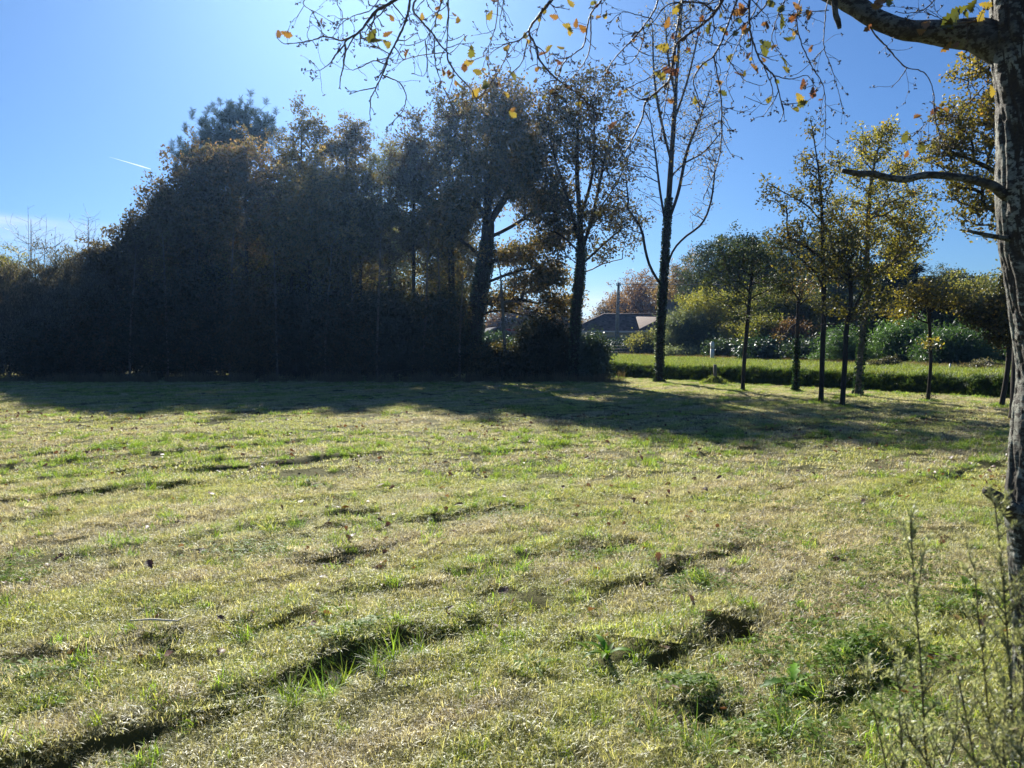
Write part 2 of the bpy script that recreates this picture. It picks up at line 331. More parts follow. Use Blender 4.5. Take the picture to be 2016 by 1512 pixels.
# ------------------------------------------------------------------ grass
def blades(n, Rr, h0, h1, w, lean, curl=.5, seed=0, wave=0):
    r = np.random.default_rng(seed); a = Acc()
    th = r.random(n)*2*np.pi; rad = Rr*np.sqrt(r.random(n)); bx = rad*np.cos(th); by = rad*np.sin(th)
    h = h0+(h1-h0)*r.random(n)**1.4; phi = r.random(n)*2*np.pi; ln = R(lean)*(.25+1.0*r.random(n)); cu = curl*r.random(n)
    d = np.stack([np.cos(phi), np.sin(phi), 0*phi], -1); side = np.stack([-np.sin(phi), np.cos(phi), 0*phi], -1)
    tw = r.normal(0, .6, n)[:, None]; side = side*np.cos(tw)+np.array([0, 0, 1])*np.sin(tw)*.4
    ww = w*(.6+.8*r.random(n)); P = np.stack([bx, by, 0*bx-.004], -1); rows = []
    ang = ln.copy()
    for k, (f, wf) in enumerate(((0, .8), (.4, 1), (.75, .7), (1, 0))):
        if k:
            seg = (h*([.4, .35, .25][k-1]))[:, None]
            P = P+seg*(d*np.sin(ang)[:, None]+np.array([0, 0, 1])*np.cos(ang)[:, None]); ang = ang+cu*.9
        if wf: rows += [P-side*(ww*wf/2)[:, None], P+side*(ww*wf/2)[:, None]]
        else: rows += [P]
    V = np.stack(rows, 1)  # n,7,3
    b = np.arange(n)[:, None]*7
    q = (b[:, None]+np.array([[0,1,3,2],[2,3,5,4]])[None]).reshape(-1, 4); t_ = b+np.array([[4,5,6]])
    tt = r.random(n)
    a.add(V, q, t_, np.repeat(tt, 2), tt); return a
def patch_set(name, specs, mat):
    c = bpy.data.collections.new(name)
    for k, s in enumerate(specs):
        o = blades(*s[:-1], seed=s[-1]).build(f'{name}_{k}', mat); COL.objects.unlink(o); c.objects.link(o)
    return c
def scatter(name, pts, rotz, scl, idx, coll, kind='stuff', label=None, cat=None, tilt=.08):
    me = bpy.data.meshes.new(name+'_points'); me.vertices.add(len(pts)); me.vertices.foreach_set('co', np.asarray(pts, np.float32).ravel())
    for nm, ty, val in (('rot', 'FLOAT_VECTOR', np.stack([rng.normal(0, tilt, len(pts)), rng.normal(0, tilt, len(pts)), rotz], -1)), ('scl', 'FLOAT', scl), ('idx', 'INT', idx)):
        a = me.attributes.new(nm, ty, 'POINT'); a.data.foreach_set('vector' if ty == 'FLOAT_VECTOR' else 'value', np.ascontiguousarray(val, np.int32 if ty == 'INT' else np.float32).ravel())
    o = bpy.data.objects.new(name, me); COL.objects.link(o)
    ng = bpy.data.node_groups.new(name+'_scatter', 'GeometryNodeTree')
    ng.interface.new_socket('Geometry', in_out='INPUT', socket_type='NodeSocketGeometry'); ng.interface.new_socket('Geometry', in_out='OUTPUT', socket_type='NodeSocketGeometry')
    N = ng.nodes; L = ng.links
    gi = N.new('NodeGroupInput'); go = N.new('NodeGroupOutput'); ip = N.new('GeometryNodeInstanceOnPoints'); ci = N.new('GeometryNodeCollectionInfo')
    ci.inputs['Collection'].default_value = coll; ci.inputs['Separate Children'].default_value = True; ci.inputs['Reset Children'].default_value = True
    def na(nm, ty):
        a = N.new('GeometryNodeInputNamedAttribute'); a.data_type = ty; a.inputs['Name'].default_value = nm; return a.outputs['Attribute']
    L.new(gi.outputs[0], ip.inputs['Points']); L.new(ci.outputs[0], ip.inputs['Instance']); ip.inputs['Pick Instance'].default_value = True
    L.new(na('idx', 'INT'), ip.inputs['Instance Index']); L.new(na('rot', 'FLOAT_VECTOR'), ip.inputs['Rotation']); L.new(na('scl', 'FLOAT'), ip.inputs['Scale'])
    L.new(ip.outputs[0], go.inputs[0])
    md = o.modifiers.new('scatter', 'NODES'); md.node_group = ng
    return tag(o, label, cat, None, kind)
near_c = patch_set('mown_tuft', [(400, .14, .015, .062, .0027, 60, .9, 10+k) for k in range(5)]+[(380, .14, .012, .045, .0024, 80, 1.2, 20+k) for k in range(4)], M['grass'])
lush_c = patch_set('green_tuft', [(60, .06, .04, .11, .0036, 42, .9, 30+k) for k in range(5)], M['lush'])
lay_c = patch_set('laid_tuft', [(50, .05, .10, .20, .0035, 75, .5, 36+k) for k in range(3)], M['lush'])
mid_c = patch_set('mown_patch', [(230, .18, .02, .065, .0055, 62, .9, 40+k) for k in range(6)], M['grass'])
midl_c = patch_set('green_patch', [(120, .14, .04, .11, .007, 45, .8, 50+k) for k in range(4)], M['lush'])
far_c = patch_set('meadow_patch', [(420, .35, .08, .26, .011, 35, .7, 60+k) for k in range(5)], M['meadow'])
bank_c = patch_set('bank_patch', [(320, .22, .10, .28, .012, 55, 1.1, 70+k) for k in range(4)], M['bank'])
dry_c = patch_set('dry_patch', [(70, .30, .3, .75, .009, 14, .25, 80+k) for k in range(3)], M['dry'])
def fan(n, d0, d1, slope=.78, x0=.6, pw=1.0):
    d = np.sqrt(d0**2+(d1**2-d0**2)*rng.random(n)); x = (rng.random(n)*2-1)*(slope*d+x0); return x, d
def put(x, y, dz=0): return np.stack([x, y, gh(x, y)+dz], -1)
# near mown grass
x, y = fan(9500, 1.2, 8.5); m, dv = rut(x, y)
keep = rng.random(len(x)) > .97*np.minimum(m, 1)*np.exp(-((dv+.015)/(.115+.06*sst(.7, 1, m)))**2); keep &= rng.random(len(x)) > .8*sst(.60, .70, fbm(x*3.5+11, y*3.5, 2))
bare = fbm(x*1.1+40, y*1.1+7, 3); keep &= rng.random(len(x)) > .75*sst(.62, .72, bare)
x, y = x[keep], y[keep]; uu = .76*x+.65*y; vv = -.65*x+.76*y; strawy = fbm(uu*.35+3, vv*1.3+90, 3)
idx = np.where(rng.random(len(x)) < sst(.35, .6, strawy), rng.integers(5, 9, len(x)), rng.integers(0, 5, len(x)))
scatter('mown_grass', put(x, y), rng.random(len(x))*6.28, rng.uniform(.55, 1.35, len(x)), idx, near_c, label='short mown field grass turning straw coloured', cat='grass', tilt=.15)
# greener tufts on the rut edges and in clumps
x, y = fan(22000, 1.5, 13); m, dv = rut(x, y)
pr = .62*m*np.exp(-((dv-.15)/.09)**2)+.25*m*np.exp(-((dv+.16)/.07)**2)+.55*sst(.53, .64, fbm(x*1.6+70, y*1.6, 3))+.06
keep = rng.random(len(x)) < pr; x, y = x[keep], y[keep]
scatter('green_grass', put(x, y), rng.random(len(x))*6.28, rng.uniform(.5, 1.2, len(x)), rng.integers(0, 5, len(x)), lush_c, label='longer green grass tufts along the mowing ruts', cat='grass', tilt=.25)
x, y = fan(9000, 1.5, 9); m, dv = rut(x, y)
keep = rng.random(len(x)) < .8*m*np.exp(-((dv+.12)/.10)**2)*sst(.4, .6, fbm(x, y+50, 2)); x, y = x[keep], y[keep]
scatter('cut_grass', put(x, y, .02), rng.normal(.7, .5, len(x)), rng.uniform(.6, 1.2, len(x)), rng.integers(0, 3, len(x)), lay_c, label='long cut grass lying along the ruts', cat='grass', tilt=.3)
# middle distance
x, y = fan(27000, 8.0, 38, .80, 1); s = dline(x, y)
keep = s < -.1; x, y = x[keep], y[keep]; m, dv = rut(x, y); keep = rng.random(len(x)) > 1.2*m*np.exp(-((dv+.02)/.17)**2); x, y = x[keep], y[keep]
scatter('field_grass', put(x, y), rng.random(len(x))*6.28, rng.uniform(.8, 1.25, len(x)), rng.integers(0, 6, len(x)), mid_c, label='mown grass stretching to the wood', cat='grass')
x, y = fan(26000, 9, 34, .80, 1); m, dv = rut(x, y)
keep = (dline(x, y) < -.05) & (rng.random(len(x)) < .5*m*np.exp(-((dv-.2)/.16)**2)+.4*sst(.56, .68, fbm(x*.8+70, y*.8, 3))+.02+.9*sst(-.8,-.1,dline(x,y))); x, y = x[keep], y[keep]
for bx_, by_, sp_ in ((1298, 30, .45), (1463, 24.5, .3), (1568, 24.3, .3), (1618, 19.4, .35), (1660, 18.3, .28), (1690, 22.2, .35), (1829, 20.3, .3), (1974, 18.6, .3)):
    b_ = W(bx_, 700, by_); x = np.concatenate([x, b_[0]+rng.normal(0, sp_*.5, 26)]); y = np.concatenate([y, b_[1]+rng.normal(0, sp_*.5, 26)])
scatter('field_green_grass', put(x, y), rng.random(len(x))*6.28, rng.uniform(.5, 1.2, len(x)), rng.integers(0, 4, len(x)), midl_c, label='greener tufts in the middle of the field', cat='grass', tilt=.15)
# far bank and meadow
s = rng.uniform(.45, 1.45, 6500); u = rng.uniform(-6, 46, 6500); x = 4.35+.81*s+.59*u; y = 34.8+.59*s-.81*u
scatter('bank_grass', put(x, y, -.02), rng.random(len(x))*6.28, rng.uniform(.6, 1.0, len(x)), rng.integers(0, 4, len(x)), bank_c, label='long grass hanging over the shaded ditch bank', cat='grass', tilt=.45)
s = rng.uniform(1.5, 24, 15000); u = rng.uniform(-24, 46, 15000); x = 4.35+.81*s+.59*u; y = 34.8+.59*s-.81*u
keep = (y > 4) & (np.abs(x) < .8*y+3) & (x > 3.0); x, y = x[keep], y[keep]
scatter('meadow_grass', put(x, y), rng.random(len(x))*6.28, rng.uniform(.6, 1.1, len(x)), rng.integers(0, 5, len(x)), far_c, label='bright green verge grass beyond the ditch', cat='grass')
u = rng.random(900); x = 8.3+(18.9-8.3)*u+rng.normal(0, .35, 900); y = 58.5+(26.5-58.5)*u+rng.normal(0, .4, 900)
scatter('dead_grass_stalks', put(x, y), rng.random(900)*6.28, rng.uniform(.2, .5, 900), rng.integers(0, 3, 900), dry_c, label='dry brown stalks along the hedge foot', cat='dead grass')
x = rng.uniform(-27, 4.6, 700); y = 30.3+rng.normal(0, .6, 700)+.0*x
scatter('wood_edge_grass', put(x, y), rng.random(700)*6.28, rng.uniform(.3, .8, 700), rng.integers(0, 3, 700), dry_c, label='dry grass and bracken at the foot of the dark wood', cat='dead grass')

# fallen oak leaves
def lobed_leaf(acc, base, dirv, nrm, L, tint, curl=.5, r=rng):
    dirv = dirv/np.linalg.norm(dirv); side = np.cross(nrm, dirv); side /= np.linalg.norm(side)+1e-9; n = np.cross(dirv, side)
    K = 11; tt = np.linspace(0, 1, K)
    prof = np.array([.02, .05, .17, .11, .26, .16, .33, .20, .28, .14, .0])*1.05
    ph = r.uniform(-.03, .03, K); ang = curl*(tt**1.2)*1.5
    sp = base+L*np.cumsum(np.vstack([[0, 0, 0], (np.cos(ang[1:])[:, None]*dirv-np.sin(ang[1:])[:, None]*n)/(K-1)]), 0)
    fold = r.uniform(.1, .6)
    l = sp+L*(prof+ph*(prof > .04))[:, None]*(side+fold*n)+L*.06*np.where(np.arange(K) % 2, 0, 1)[:, None]*dirv
    rr = sp+L*(prof-ph*(prof > .04))[:, None]*(-side+fold*n)+L*.06*np.where(np.arange(K) % 2, 0, 1)[:, None]*dirv
    V = np.stack([l, sp, rr], 1).reshape(-1, 3); i = np.arange(K-1)*3
    q = np.vstack([np.stack([i, i+1, i+4, i+3], -1), np.stack([i+1, i+2, i+5, i+4], -1)])
    acc.add(V, q, None, tint)
fa = Acc(); x, y = fan(5200, 2.0, 17, .8); m, dv = rut(x, y); keep = rng.random(len(x)) < .25+.75*m*np.exp(-(dv/.2)**2)+.5*sst(.55, .7, fbm(x*.6+5, y*.6)); x, y = x[keep], y[keep]
z = gh(x, y)
for i in range(len(x)):
    th = rng.random()*6.28
    lobed_leaf(fa, np.array([x[i], y[i], z[i]+rng.uniform(.012, .04)]), np.array([math.cos(th), math.sin(th), rng.normal(0, .35)]), np.array([rng.normal(0, .5), rng.normal(0, .5), 1]), rng.uniform(.042, .095), rng.random(), rng.uniform(-.9, .9))
tag(fa.build('fallen_leaves', M['fallen'], smooth=True), 'curled brown oak leaves scattered through the grass', 'leaves', kind='stuff')
# clover and small weeds
ca = Acc()
for cx, cy, rr, nn in ((1.45, 3.6, .3, 420), (.80, 3.30, .14, 200), (1.75, 4.0, .3, 300), (2.3, 4.4, .4, 300), (1.0, 3.0, .3, 300), (1.85, 3.7, .35, 500), (1.55, 3.15, .3, 350), (1.9, 5.9, .6, 400), (2.7, 5.2, .6, 350), (2.5, 7.2, .7, 300), (-3.6, 5.0, .35, 300), (-2.0, 5.6, .4, 250), (-.9, 3.9, .2, 180), (.6, 5.6, .4, 220), (-2.3, 3.4, .25, 240), (1.2, 4.8, .3, 260), (.1, 6.8, .5, 200), (3.2, 6.5, .5, 250)):
    p = np.stack([cx+rng.normal(0, rr*.6, nn), cy+rng.normal(0, rr*.45, nn)], -1); zz = gh(p[:, 0], p[:, 1])+rng.uniform(.02, .06, nn)
    for k in range(nn):
        c0 = np.array([p[k, 0], p[k, 1], zz[k]]); a0 = rng.random()*6.28; s_ = rng.uniform(.010, .022)
        for j in range(3):
            a = a0+j*2.09; d1 = np.array([math.cos(a), math.sin(a), rng.normal(.1, .2)]); sd = np.array([-math.sin(a), math.cos(a), rng.normal(0, .2)])
            ca.add([c0, c0+s_*(d1*.7+sd*.5), c0+s_*1.25*d1, c0+s_*(d1*.7-sd*.5)], [[0, 1, 2, 3]], None, rng.random())
tag(ca.build('clover', M['weed']), 'clover spreading in patches through the mown grass', 'clover', kind='stuff')
# broad-leaved weeds
def weed(px, py, n, L, label, up=.5, jag=False):
    d = 1.6*1456/(py-675); b = W(px, py, d); b[2] = g0(b[0], b[1]); rt = empty('broadleaf_weed', tuple(b), 0, label, 'weed', 'green weeds in the mown field')
    for k in range(n):
        a = Acc(); th = k*2.4+rng.normal(0, .3); el_ = rng.uniform(.15, 1)*up; l = L*rng.uniform(.6, 1.1); K = 9
        tt = np.linspace(0, 1, K); e = el_+.3-tt*rng.uniform(.6, 1.4)
        dd = np.stack([np.cos(th)*np.cos(e), np.sin(th)*np.cos(e), np.sin(e)], -1); sp = np.cumsum(dd*l/(K-1), 0)
        w = l*.13*np.sin(np.pi*tt**.75)**.8*(1+(.35*np.where(np.arange(K) % 2, 1, -1) if jag else 0)); sd = np.array([-math.sin(th), math.cos(th), 0])
        V = np.stack([sp+sd*w[:, None]+np.array([0, 0, 1])*w[:, None]*.35, sp, sp-sd*w[:, None]+np.array([0, 0, 1])*w[:, None]*.35], 1).reshape(-1, 3); i = np.arange(K-1)*3
        a.add(V, np.vstack([np.stack([i, i+1, i+4, i+3], -1), np.stack([i+1, i+2, i+5, i+4], -1)]), None, rng.random())
        a.build('leaf', M['weed'], rt, smooth=True)
weed(1195, 1325, 13, .13, 'dark green dock plant at the end of the deepest rut', .8); weed(1165, 1300, 9, .10, 'smaller dock plant just behind the one at the deepest rut', .7)
weed(1045, 1335, 14, .15, 'jagged dandelion rosette left of the dock plant', .35, True)
weed(1560, 1385, 12, .15, 'flat weed rosette low in the shaded hollow near the bottom edge', .3, True)
weed(1675, 1300, 12, .13, 'leafy weed in the clover near the feathery shrub', .6)
weed(1230, 1350, 9, .11, 'small bright weed just right of the dock plant', .5)
weed(1905, 1180, 11, .15, 'weed beside the near oak trunk', .5)
weed(1180, 1040, 11, .13, 'weed in the middle of the field right of the long rut', .5, True)
weed(100, 1410, 10, .12, 'weed near the bottom left corner of the field', .3)
weed(610, 962, 14, .16, 'weed clump in the field below the wood', .6)
# pale stalk on the grass
a = Acc(); P = np.array([W(255, 1258, 4.0), W(300, 1259, 3.98), W(350, 1258, 3.98), W(372, 1251, 4.05)]); P[:, 2] = gh(P[:, 0], P[:, 1])+.05
a.tube(P, [.004, .006, .005, .002], 6); tag(a.build('dry_stalk', M['stalk']), 'pale dry stalk lying on the mown grass', 'stalk')
# ------------------------------------------------------------------ trees
def leaves(acc, C, L, asp, r, dirs=None, tint=None, fold=.15, droop=0):
    n = len(C)
    if n == 0: return
    D = r.normal(size=(n, 3)) if dirs is None else dirs
    D[:, 2] -= droop; D = D/(np.linalg.norm(D, axis=1)[:, None]+1e-9)
    A = r.normal(size=(n, 3)); S = np.cross(D, A); S /= np.linalg.norm(S, axis=1)[:, None]+1e-9; N = np.cross(D, S)
    l = (L*(.6+.7*r.random(n)))[:, None]; w = l*asp*.5
    V = np.stack([C, C+D*l*.45+S*w+N*l*fold, C+D*l, C+D*l*.5-S*w+N*l*fold], 1)
    i = np.arange(n)[:, None]*4
    acc.add(V, i+np.array([[0, 1, 2, 3]]), None, r.random(n) if tint is None else np.clip(tint+r.normal(0, .22, n), 0, 1))
def resample(P, step):
    P = np.asarray(P, float); seg = np.linalg.norm(np.diff(P, axis=0), axis=1); s = np.concatenate([[0], np.cumsum(seg)])
    n = max(2, int(s[-1]/step)+1); u = np.linspace(0, s[-1], n)
    # catmull-rom smoothing
    out = []
    for x in u:
        k = min(np.searchsorted(s, x, side='right')-1, len(P)-2); k = max(k, 0); f = (x-s[k])/(seg[k]+1e-9)
        p0 = P[max(k-1, 0)]; p1 = P[k]; p2 = P[k+1]; p3 = P[min(k+2, len(P)-1)]
        out.append(.5*((2*p1)+(-p0+p2)*f+(2*p0-5*p1+4*p2-p3)*f*f+(-p0+3*p1-3*p2+p3)*f**3))
    return np.array(out)
def skel(trunk, limbs, tips, zmin, bf, arch, r, step=.35, jit=.05, up=1.5):
    P = []; par = []; pl = []; okk = []; chains = []
    tr = resample(trunk, step)
    for i, p in enumerate(tr):
        P.append(p); par.append(i-1); pl.append(0 if i == 0 else pl[-1]+np.linalg.norm(p-P[-2])); okk.append(p[2] >= zmin)
    chains.append(list(range(len(tr))))
    for lb in limbs:
        lp = resample(lb, step); A = np.array(P); j = int(np.linalg.norm(A-lp[0], axis=1).argmin()); ch = [j]; prev = j
        for p in lp[1:]:
            P.append(p); par.append(prev); pl.append(pl[prev]+np.linalg.norm(p-P[prev])); okk.append(True); prev = len(P)-1; ch.append(prev)
        chains.append(ch)
    n0 = len(P); cap = n0+len(tips)*14
    PA = np.zeros((cap, 3)); PA[:n0] = P; PL = np.zeros(cap); PL[:n0] = pl; OK = np.zeros(cap, bool); OK[:n0] = okk; PR = np.zeros(cap, int); PR[:n0] = par
    if not OK[:n0].any(): OK[n0-1] = True
    n = n0; order = np.argsort(np.linalg.norm((tips-tr[-1])*[1, 1, .7], axis=1)+r.random(len(tips))*.5)
    ends = []
    for ti in order:
        t = tips[ti]; D = t-PA[:n]; d = np.linalg.norm(D, axis=1)
        hor = np.hypot(D[:, 0], D[:, 1])
        cost = d+bf*PL[:n]+up*np.maximum(0, .25*hor-D[:, 2]); cost[~OK[:n]] = 1e9
        j = int(cost.argmin()); p = PA[j]; dist = d[j]
        k = int(min(12, max(2, math.ceil(dist/step)))); f = (np.arange(1, k+1)/k)[:, None]
        cpt = p+(t-p)*.5; cpt[2] += arch*dist
        Q = (1-f)**2*p+2*f*(1-f)*cpt+f*f*t; Q[:-1] += r.normal(0, jit*min(dist, 1.2), (k-1, 3))
        idx = np.arange(n, n+k); PA[idx] = Q; PR[idx] = np.concatenate([[j], idx[:-1]]); OK[idx] = True
        PL[idx] = PL[j]+np.arange(1, k+1)/k*dist; chains.append([j]+list(idx)); ends.append(n+k-1); n += k
    PA = PA[:n]; PR = PR[:n]; cnt = np.zeros(n); cnt[ends] = 1
    for ch in chains[:1+len(limbs)]: cnt[ch[-1]] = max(cnt[ch[-1]], 1)
    for i in range(n-1, 0, -1):
        if PR[i] >= 0: cnt[PR[i]] += cnt[i]
    return PA, PR, cnt, chains, np.array(ends)
def lobe_pts(lobes, d, n, r, shell=2.0, world=False, dr=1.0):
    ce = []; ra = []
    for l in lobes:
        dd = l[4] if len(l) > 4 else 0
        ce.append(W(l[0], l[1], d+dd)); s = (d+dd)/1456; ra.append((l[2]*s, l[2]*s*dr, l[3]*s))
    ce = np.array(ce); ra = np.array(ra); w = ra.prod(1)**.75; w /= w.sum(); k = r.choice(len(ce), n, p=w)
    v = r.normal(size=(n, 3)); v /= np.linalg.norm(v, axis=1)[:, None]; m_ = r.random(n)**(1/shell); o_ = r.random(n) < .30; m_ = np.where(o_, 1+.7*r.random(n)**2, m_); v[:, 2] = np.where(o_, np.abs(v[:, 2]), v[:, 2])
    return ce[k]+v*ra[k]*m_[:, None]
def tree(name, label, cat, px, d, lobes, r0, tips, lf, mat, L=.09, asp=.55, sg=.22, trunk=None, limbs=(), zc=.35, bf=.35, arch=.06, jit=.05, bark='bark', rtip=.006, seed=1, group=None,
         kind='leaf', step=.4, ivy=0, shell=2.0, tint=None, dr=1.0, stems=0, up=1.5, base_py=None, sides=7, thick=.035, z0=None, droop=0):
    r = np.random.default_rng(seed); b = W(px, 700, d); b[2] = (g0(b[0], b[1]) if z0 is None else z0)-.06
    tp = lobe_pts(lobes, d, tips, r, shell, dr=dr); tp = tp[tp[:, 2] > b[2]+.15]
    top = tp[:, 2].max()
    if trunk is None:
        c = np.array([tp[:, 0].mean(), tp[:, 1].mean(), 0]); hh = top-b[2]
        trunk = [b, b+[r.normal(0, .1), r.normal(0, .1), hh*.3], [b[0]*.4+c[0]*.6, b[1]*.4+c[1]*.6, b[2]+hh*.65], [c[0], c[1], b[2]+hh*.92]]
    else: trunk = [b]+[W(p[0], p[1], d+(p[2] if len(p) > 2 else 0)) for p in trunk]
    lim = [[W(p[0], p[1], d+(p[2] if len(p) > 2 else 0)) for p in l] for l in limbs]
    for k in range(stems):
        th = r.random()*6.28; q = b+[math.cos(th)*.3, math.sin(th)*.3, 0]; e = tp[r.integers(len(tp))]
        lim.append([b, q+[0, 0, .3], q*.5+e*.5+[0, 0, .2], e])
    zmin = b[2]+(top-b[2])*zc
    PA, PR, cnt, chains, ends = skel(np.array(trunk), lim, tp, zmin, bf, arch, r, step, jit, up)
    ex = math.log(max(r0/rtip, 1.5))/math.log(max(cnt[0], 2)); rad = rtip*cnt**ex
    nt_ = len(chains[0]); f = np.linspace(0, 1, nt_); rad[:nt_] = np.minimum(np.maximum(rad[:nt_], r0*(1-f)**1.0*.9+.010), r0*(1.02-.0*f)); rad[0] *= 1.35
    if nt_ > 2: rad[1] *= 1.08
    root = empty(name, tuple(b), 0, label, cat, group); xf = rel(b)
    A = Acc(); B = Acc()
    for ci_, ch in enumerate(chains):
        rr = rad[ch].copy()
        if ci_: rr[0] = min(rr[0], rr[1]*1.25)
        big = rr[:2].max() > thick
        (A if big else B).tube(PA[ch], rr, sides if big else (4 if rr.max() > .012 else 3), cap=big)
    A.build('trunk', M[bark], root, smooth=True, xf=xf)
    if B.n: B.build('branches', M['twig'] if kind != 'pine' else M['bark'], root, smooth=True, xf=xf)
    F = Acc()
    if lf:
        e = PA[ends]; etint = r.random(len(e))
        small = np.where(cnt[:len(PA)] <= 2)[0]; src = np.concatenate([e, e, PA[small[r.random(len(small)) < .5]]])
        if kind == 'leaf':
            C = np.repeat(src, max(1, int(lf*len(e)/len(src))), axis=0); C = C+r.normal(0, sg, C.shape)*[1, 1, .8]
            tt = None
            if tint is not None: tt = np.clip(tint+.5*(fbm(C[:, 0]*.6+seed, C[:, 2]*.6)-.5), 0, 1)
            
            if tt is None:
                kk = max(1, int(lf*len(e)/len(src))); et = np.concatenate([etint, etint, r.random(len(src)-2*len(e))]); tt = np.repeat(.15+.6*et, kk)+((seed*37 % 100)/100-.5)*.8
            leaves(F, C, L, asp, r, tint=tt, droop=droop)
        elif kind == 'pine':
            C = np.repeat(e, lf, axis=0)+np.repeat(r.normal(0, .05, e.shape), lf, 0); D = r.normal(size=C.shape); D[:, 2] = np.abs(D[:, 2])*1.1+.1
            C[:, 2] += np.tile(np.linspace(-.12, .22, lf), len(e)); leaves(F, C, L, asp, r, dirs=D, fold=0)
        elif kind == 'spray':   # upright feathery sprigs
            C = np.repeat(src, max(1, int(lf*len(e)/len(src))), axis=0)+r.normal(0, sg, (max(1, int(lf*len(e)/len(src)))*len(src), 3)); D = r.normal(0, .5, C.shape); D[:, 2] = np.abs(D[:, 2])+.7
            leaves(F, C, L, asp, r, dirs=D, fold=.02)
        elif kind == 'layer':   # flat drooping conifer sprays
            C = np.repeat(src, max(1, int(lf*len(e)/len(src))), axis=0)+r.normal(0, 1, (max(1, int(lf*len(e)/len(src)))*len(src), 3))*[sg, sg, .06]; D = r.normal(0, 1, C.shape)*[1, 1, .25]; D[:, 2] -= .2
            leaves(F, C, L, asp, r, dirs=D, fold=.02)
        F.build('foliage', M[mat], root, xf=xf)
    if ivy:
        I = Acc(); tr = PA[chains[0]]; zz = tr[:, 2]-b[2]; sel = r.random(ivy); t_ = sel*min(len(tr)-1, max(1, np.searchsorted(zz, (top-b[2])*.45))); k = t_.astype(int); ff = (t_-k)[:, None]; k2 = np.minimum(k+1, len(tr)-1)
        C = tr[k]*(1-ff)+tr[k2]*ff; th = r.random(ivy)*6.28; rr = rad[k]*.98+.012*r.random(ivy)
        C = C+np.stack([np.cos(th)*rr, np.sin(th)*rr, 0*th], -1); Dd = np.stack([np.cos(th), np.sin(th), r.normal(-.3, .5, ivy)], -1)
        leaves(I, C, .07, .9, r, dirs=Dd); I.build('ivy', M['ivy'], root, xf=xf)
    return root

WG = 'trees at the edge of the dark wood'
# --- front wood, left to right
tree('umbrella_pine', 'tall pine with dense rounded needle clumps rising behind the dark wood', 'pine', 455, 43, [(490,262,38,44),(440,275,40,45),(520,275,26,30),(405,275,14,32),(462,232,30,16),(360,325,18,28),(425,320,60,40),(352,345,10,18),(395,300,12,40)], .25, 620, 80, 'pine', L=.27, asp=.07, kind='pine', trunk=[(455,500),(458,380),(462,290),(480,240)], zc=.55, seed=3, arch=-.05)
def wt(label, px, d, lobes, seed, mat='oak', tips=420, lf=30, r0=.11, **k):
    k.setdefault('group', WG); k.setdefault('L', .14); k.setdefault('sg', .15); lf = int(lf*1.3); tips = int(tips*.9); r0 = r0*.75 if r0 < .15 else r0
    return tree(k.pop('name', 'oak_tree'), label, k.pop('cat', 'tree'), px, d, lobes, r0, tips, lf, mat, seed=seed, **k)
w1 = wt('small sparse oak on the left shoulder of the wood', 300, 34.5, [(310,430,32,55),(285,470,30,40),(325,400,16,32),(345,500,45,60)], 21, tips=380)
wt('low brown-leaved oak beside the grey heath shrubs', 235, 33.5, [(235,520,50,40),(265,480,35,35),(215,540,45,50)], 22, tips=360)
wt('broad brown oak in front of the umbrella pine', 400, 34, [(400,370,52,65),(380,420,60,60),(425,330,30,35),(360,480,60,80)], 23, tips=560)
wt('olive brown oak with bushy top right of the umbrella pine', 490, 33.5, [(490,360,55,70),(475,330,35,40),(520,430,60,80),(450,480,60,80)], 24, tips=560)
wt('slender oak with twin pointed tops at the wood centre', 590, 37, [(592,262,20,45),(622,275,20,40),(565,300,24,35),(600,350,48,70),(590,430,60,80)], 25, tips=460)
wt('thin-topped oak with wispy crown right of the twin-topped oak', 690, 37, [(682,290,26,42),(706,275,17,30),(652,300,16,26),(720,305,12,20),(680,380,45,70)], 26, tips=360, lf=24)
wt('rounded brown oak low in the centre of the wood', 610, 33, [(610,420,65,70),(640,380,50,50),(570,470,60,70),(650,500,60,80)], 27, tips=560)
wt('tan-leaved oak under the thin-topped one', 705, 33.6, [(700,430,50,60),(730,400,35,50),(690,500,55,80),(745,480,45,70)], 28, tips=480)
wt('pale green loose-leaved tree between the brown oaks', 765, 37.5, [(765,330,40,45),(790,350,28,36),(745,350,25,30),(770,410,45,60)], 29, mat='olive', tips=360, asp=.3)
wt('narrow oak with spiky top left of the tallest trees', 815, 34.5, [(812,290,22,55),(800,340,35,50),(835,350,26,60),(820,450,48,90)], 30, tips=420)
wt('tall dense brown oak just left of the great ivy oak', 885, 35.5, [(895,240,34,55),(870,290,36,60),(925,290,34,70),(885,380,50,80),(870,480,55,90)], 31, mat='oakbig', tips=620, lf=32, r0=.16)
wt('great oak with thick dark trunk and heavy limbs reaching right', 945, 32.5, [(965,235,40,60),(1005,235,40,60),(1045,290,45,60),(1000,330,65,65),(940,380,55,60),(1060,400,55,45),(1080,470,45,28),(900,440,45,45),(1055,560,55,24),(1010,505,50,22),(1100,600,45,18),(985,590,40,20),(1080,540,30,25)], 32, mat='oakbig', tips=1150, lf=40, r0=.40, sg=.2,
   trunk=[(932,690),(940,600),(955,520),(962,440),(960,370),(975,300),(990,230)], limbs=[[(952,530),(1000,497),(1060,478),(1095,462,-1)],[(950,560),(1000,540),(1050,528),(1090,535,1)],[(958,470),(1000,450),(1040,425),(1080,400)],[(940,600),(975,592),(1020,590),(1060,598)],[(955,520),(925,485),(900,470),(870,440)],[(962,440),(935,390),(925,320),(915,260)],[(962,440),(1000,380),(1030,320),(1040,270)],[(925,640),(950,620),(985,612),(1060,625,1)]], zc=.3, ivy=5000, thick=.05, bf=.25, name='great_oak', step=.35)
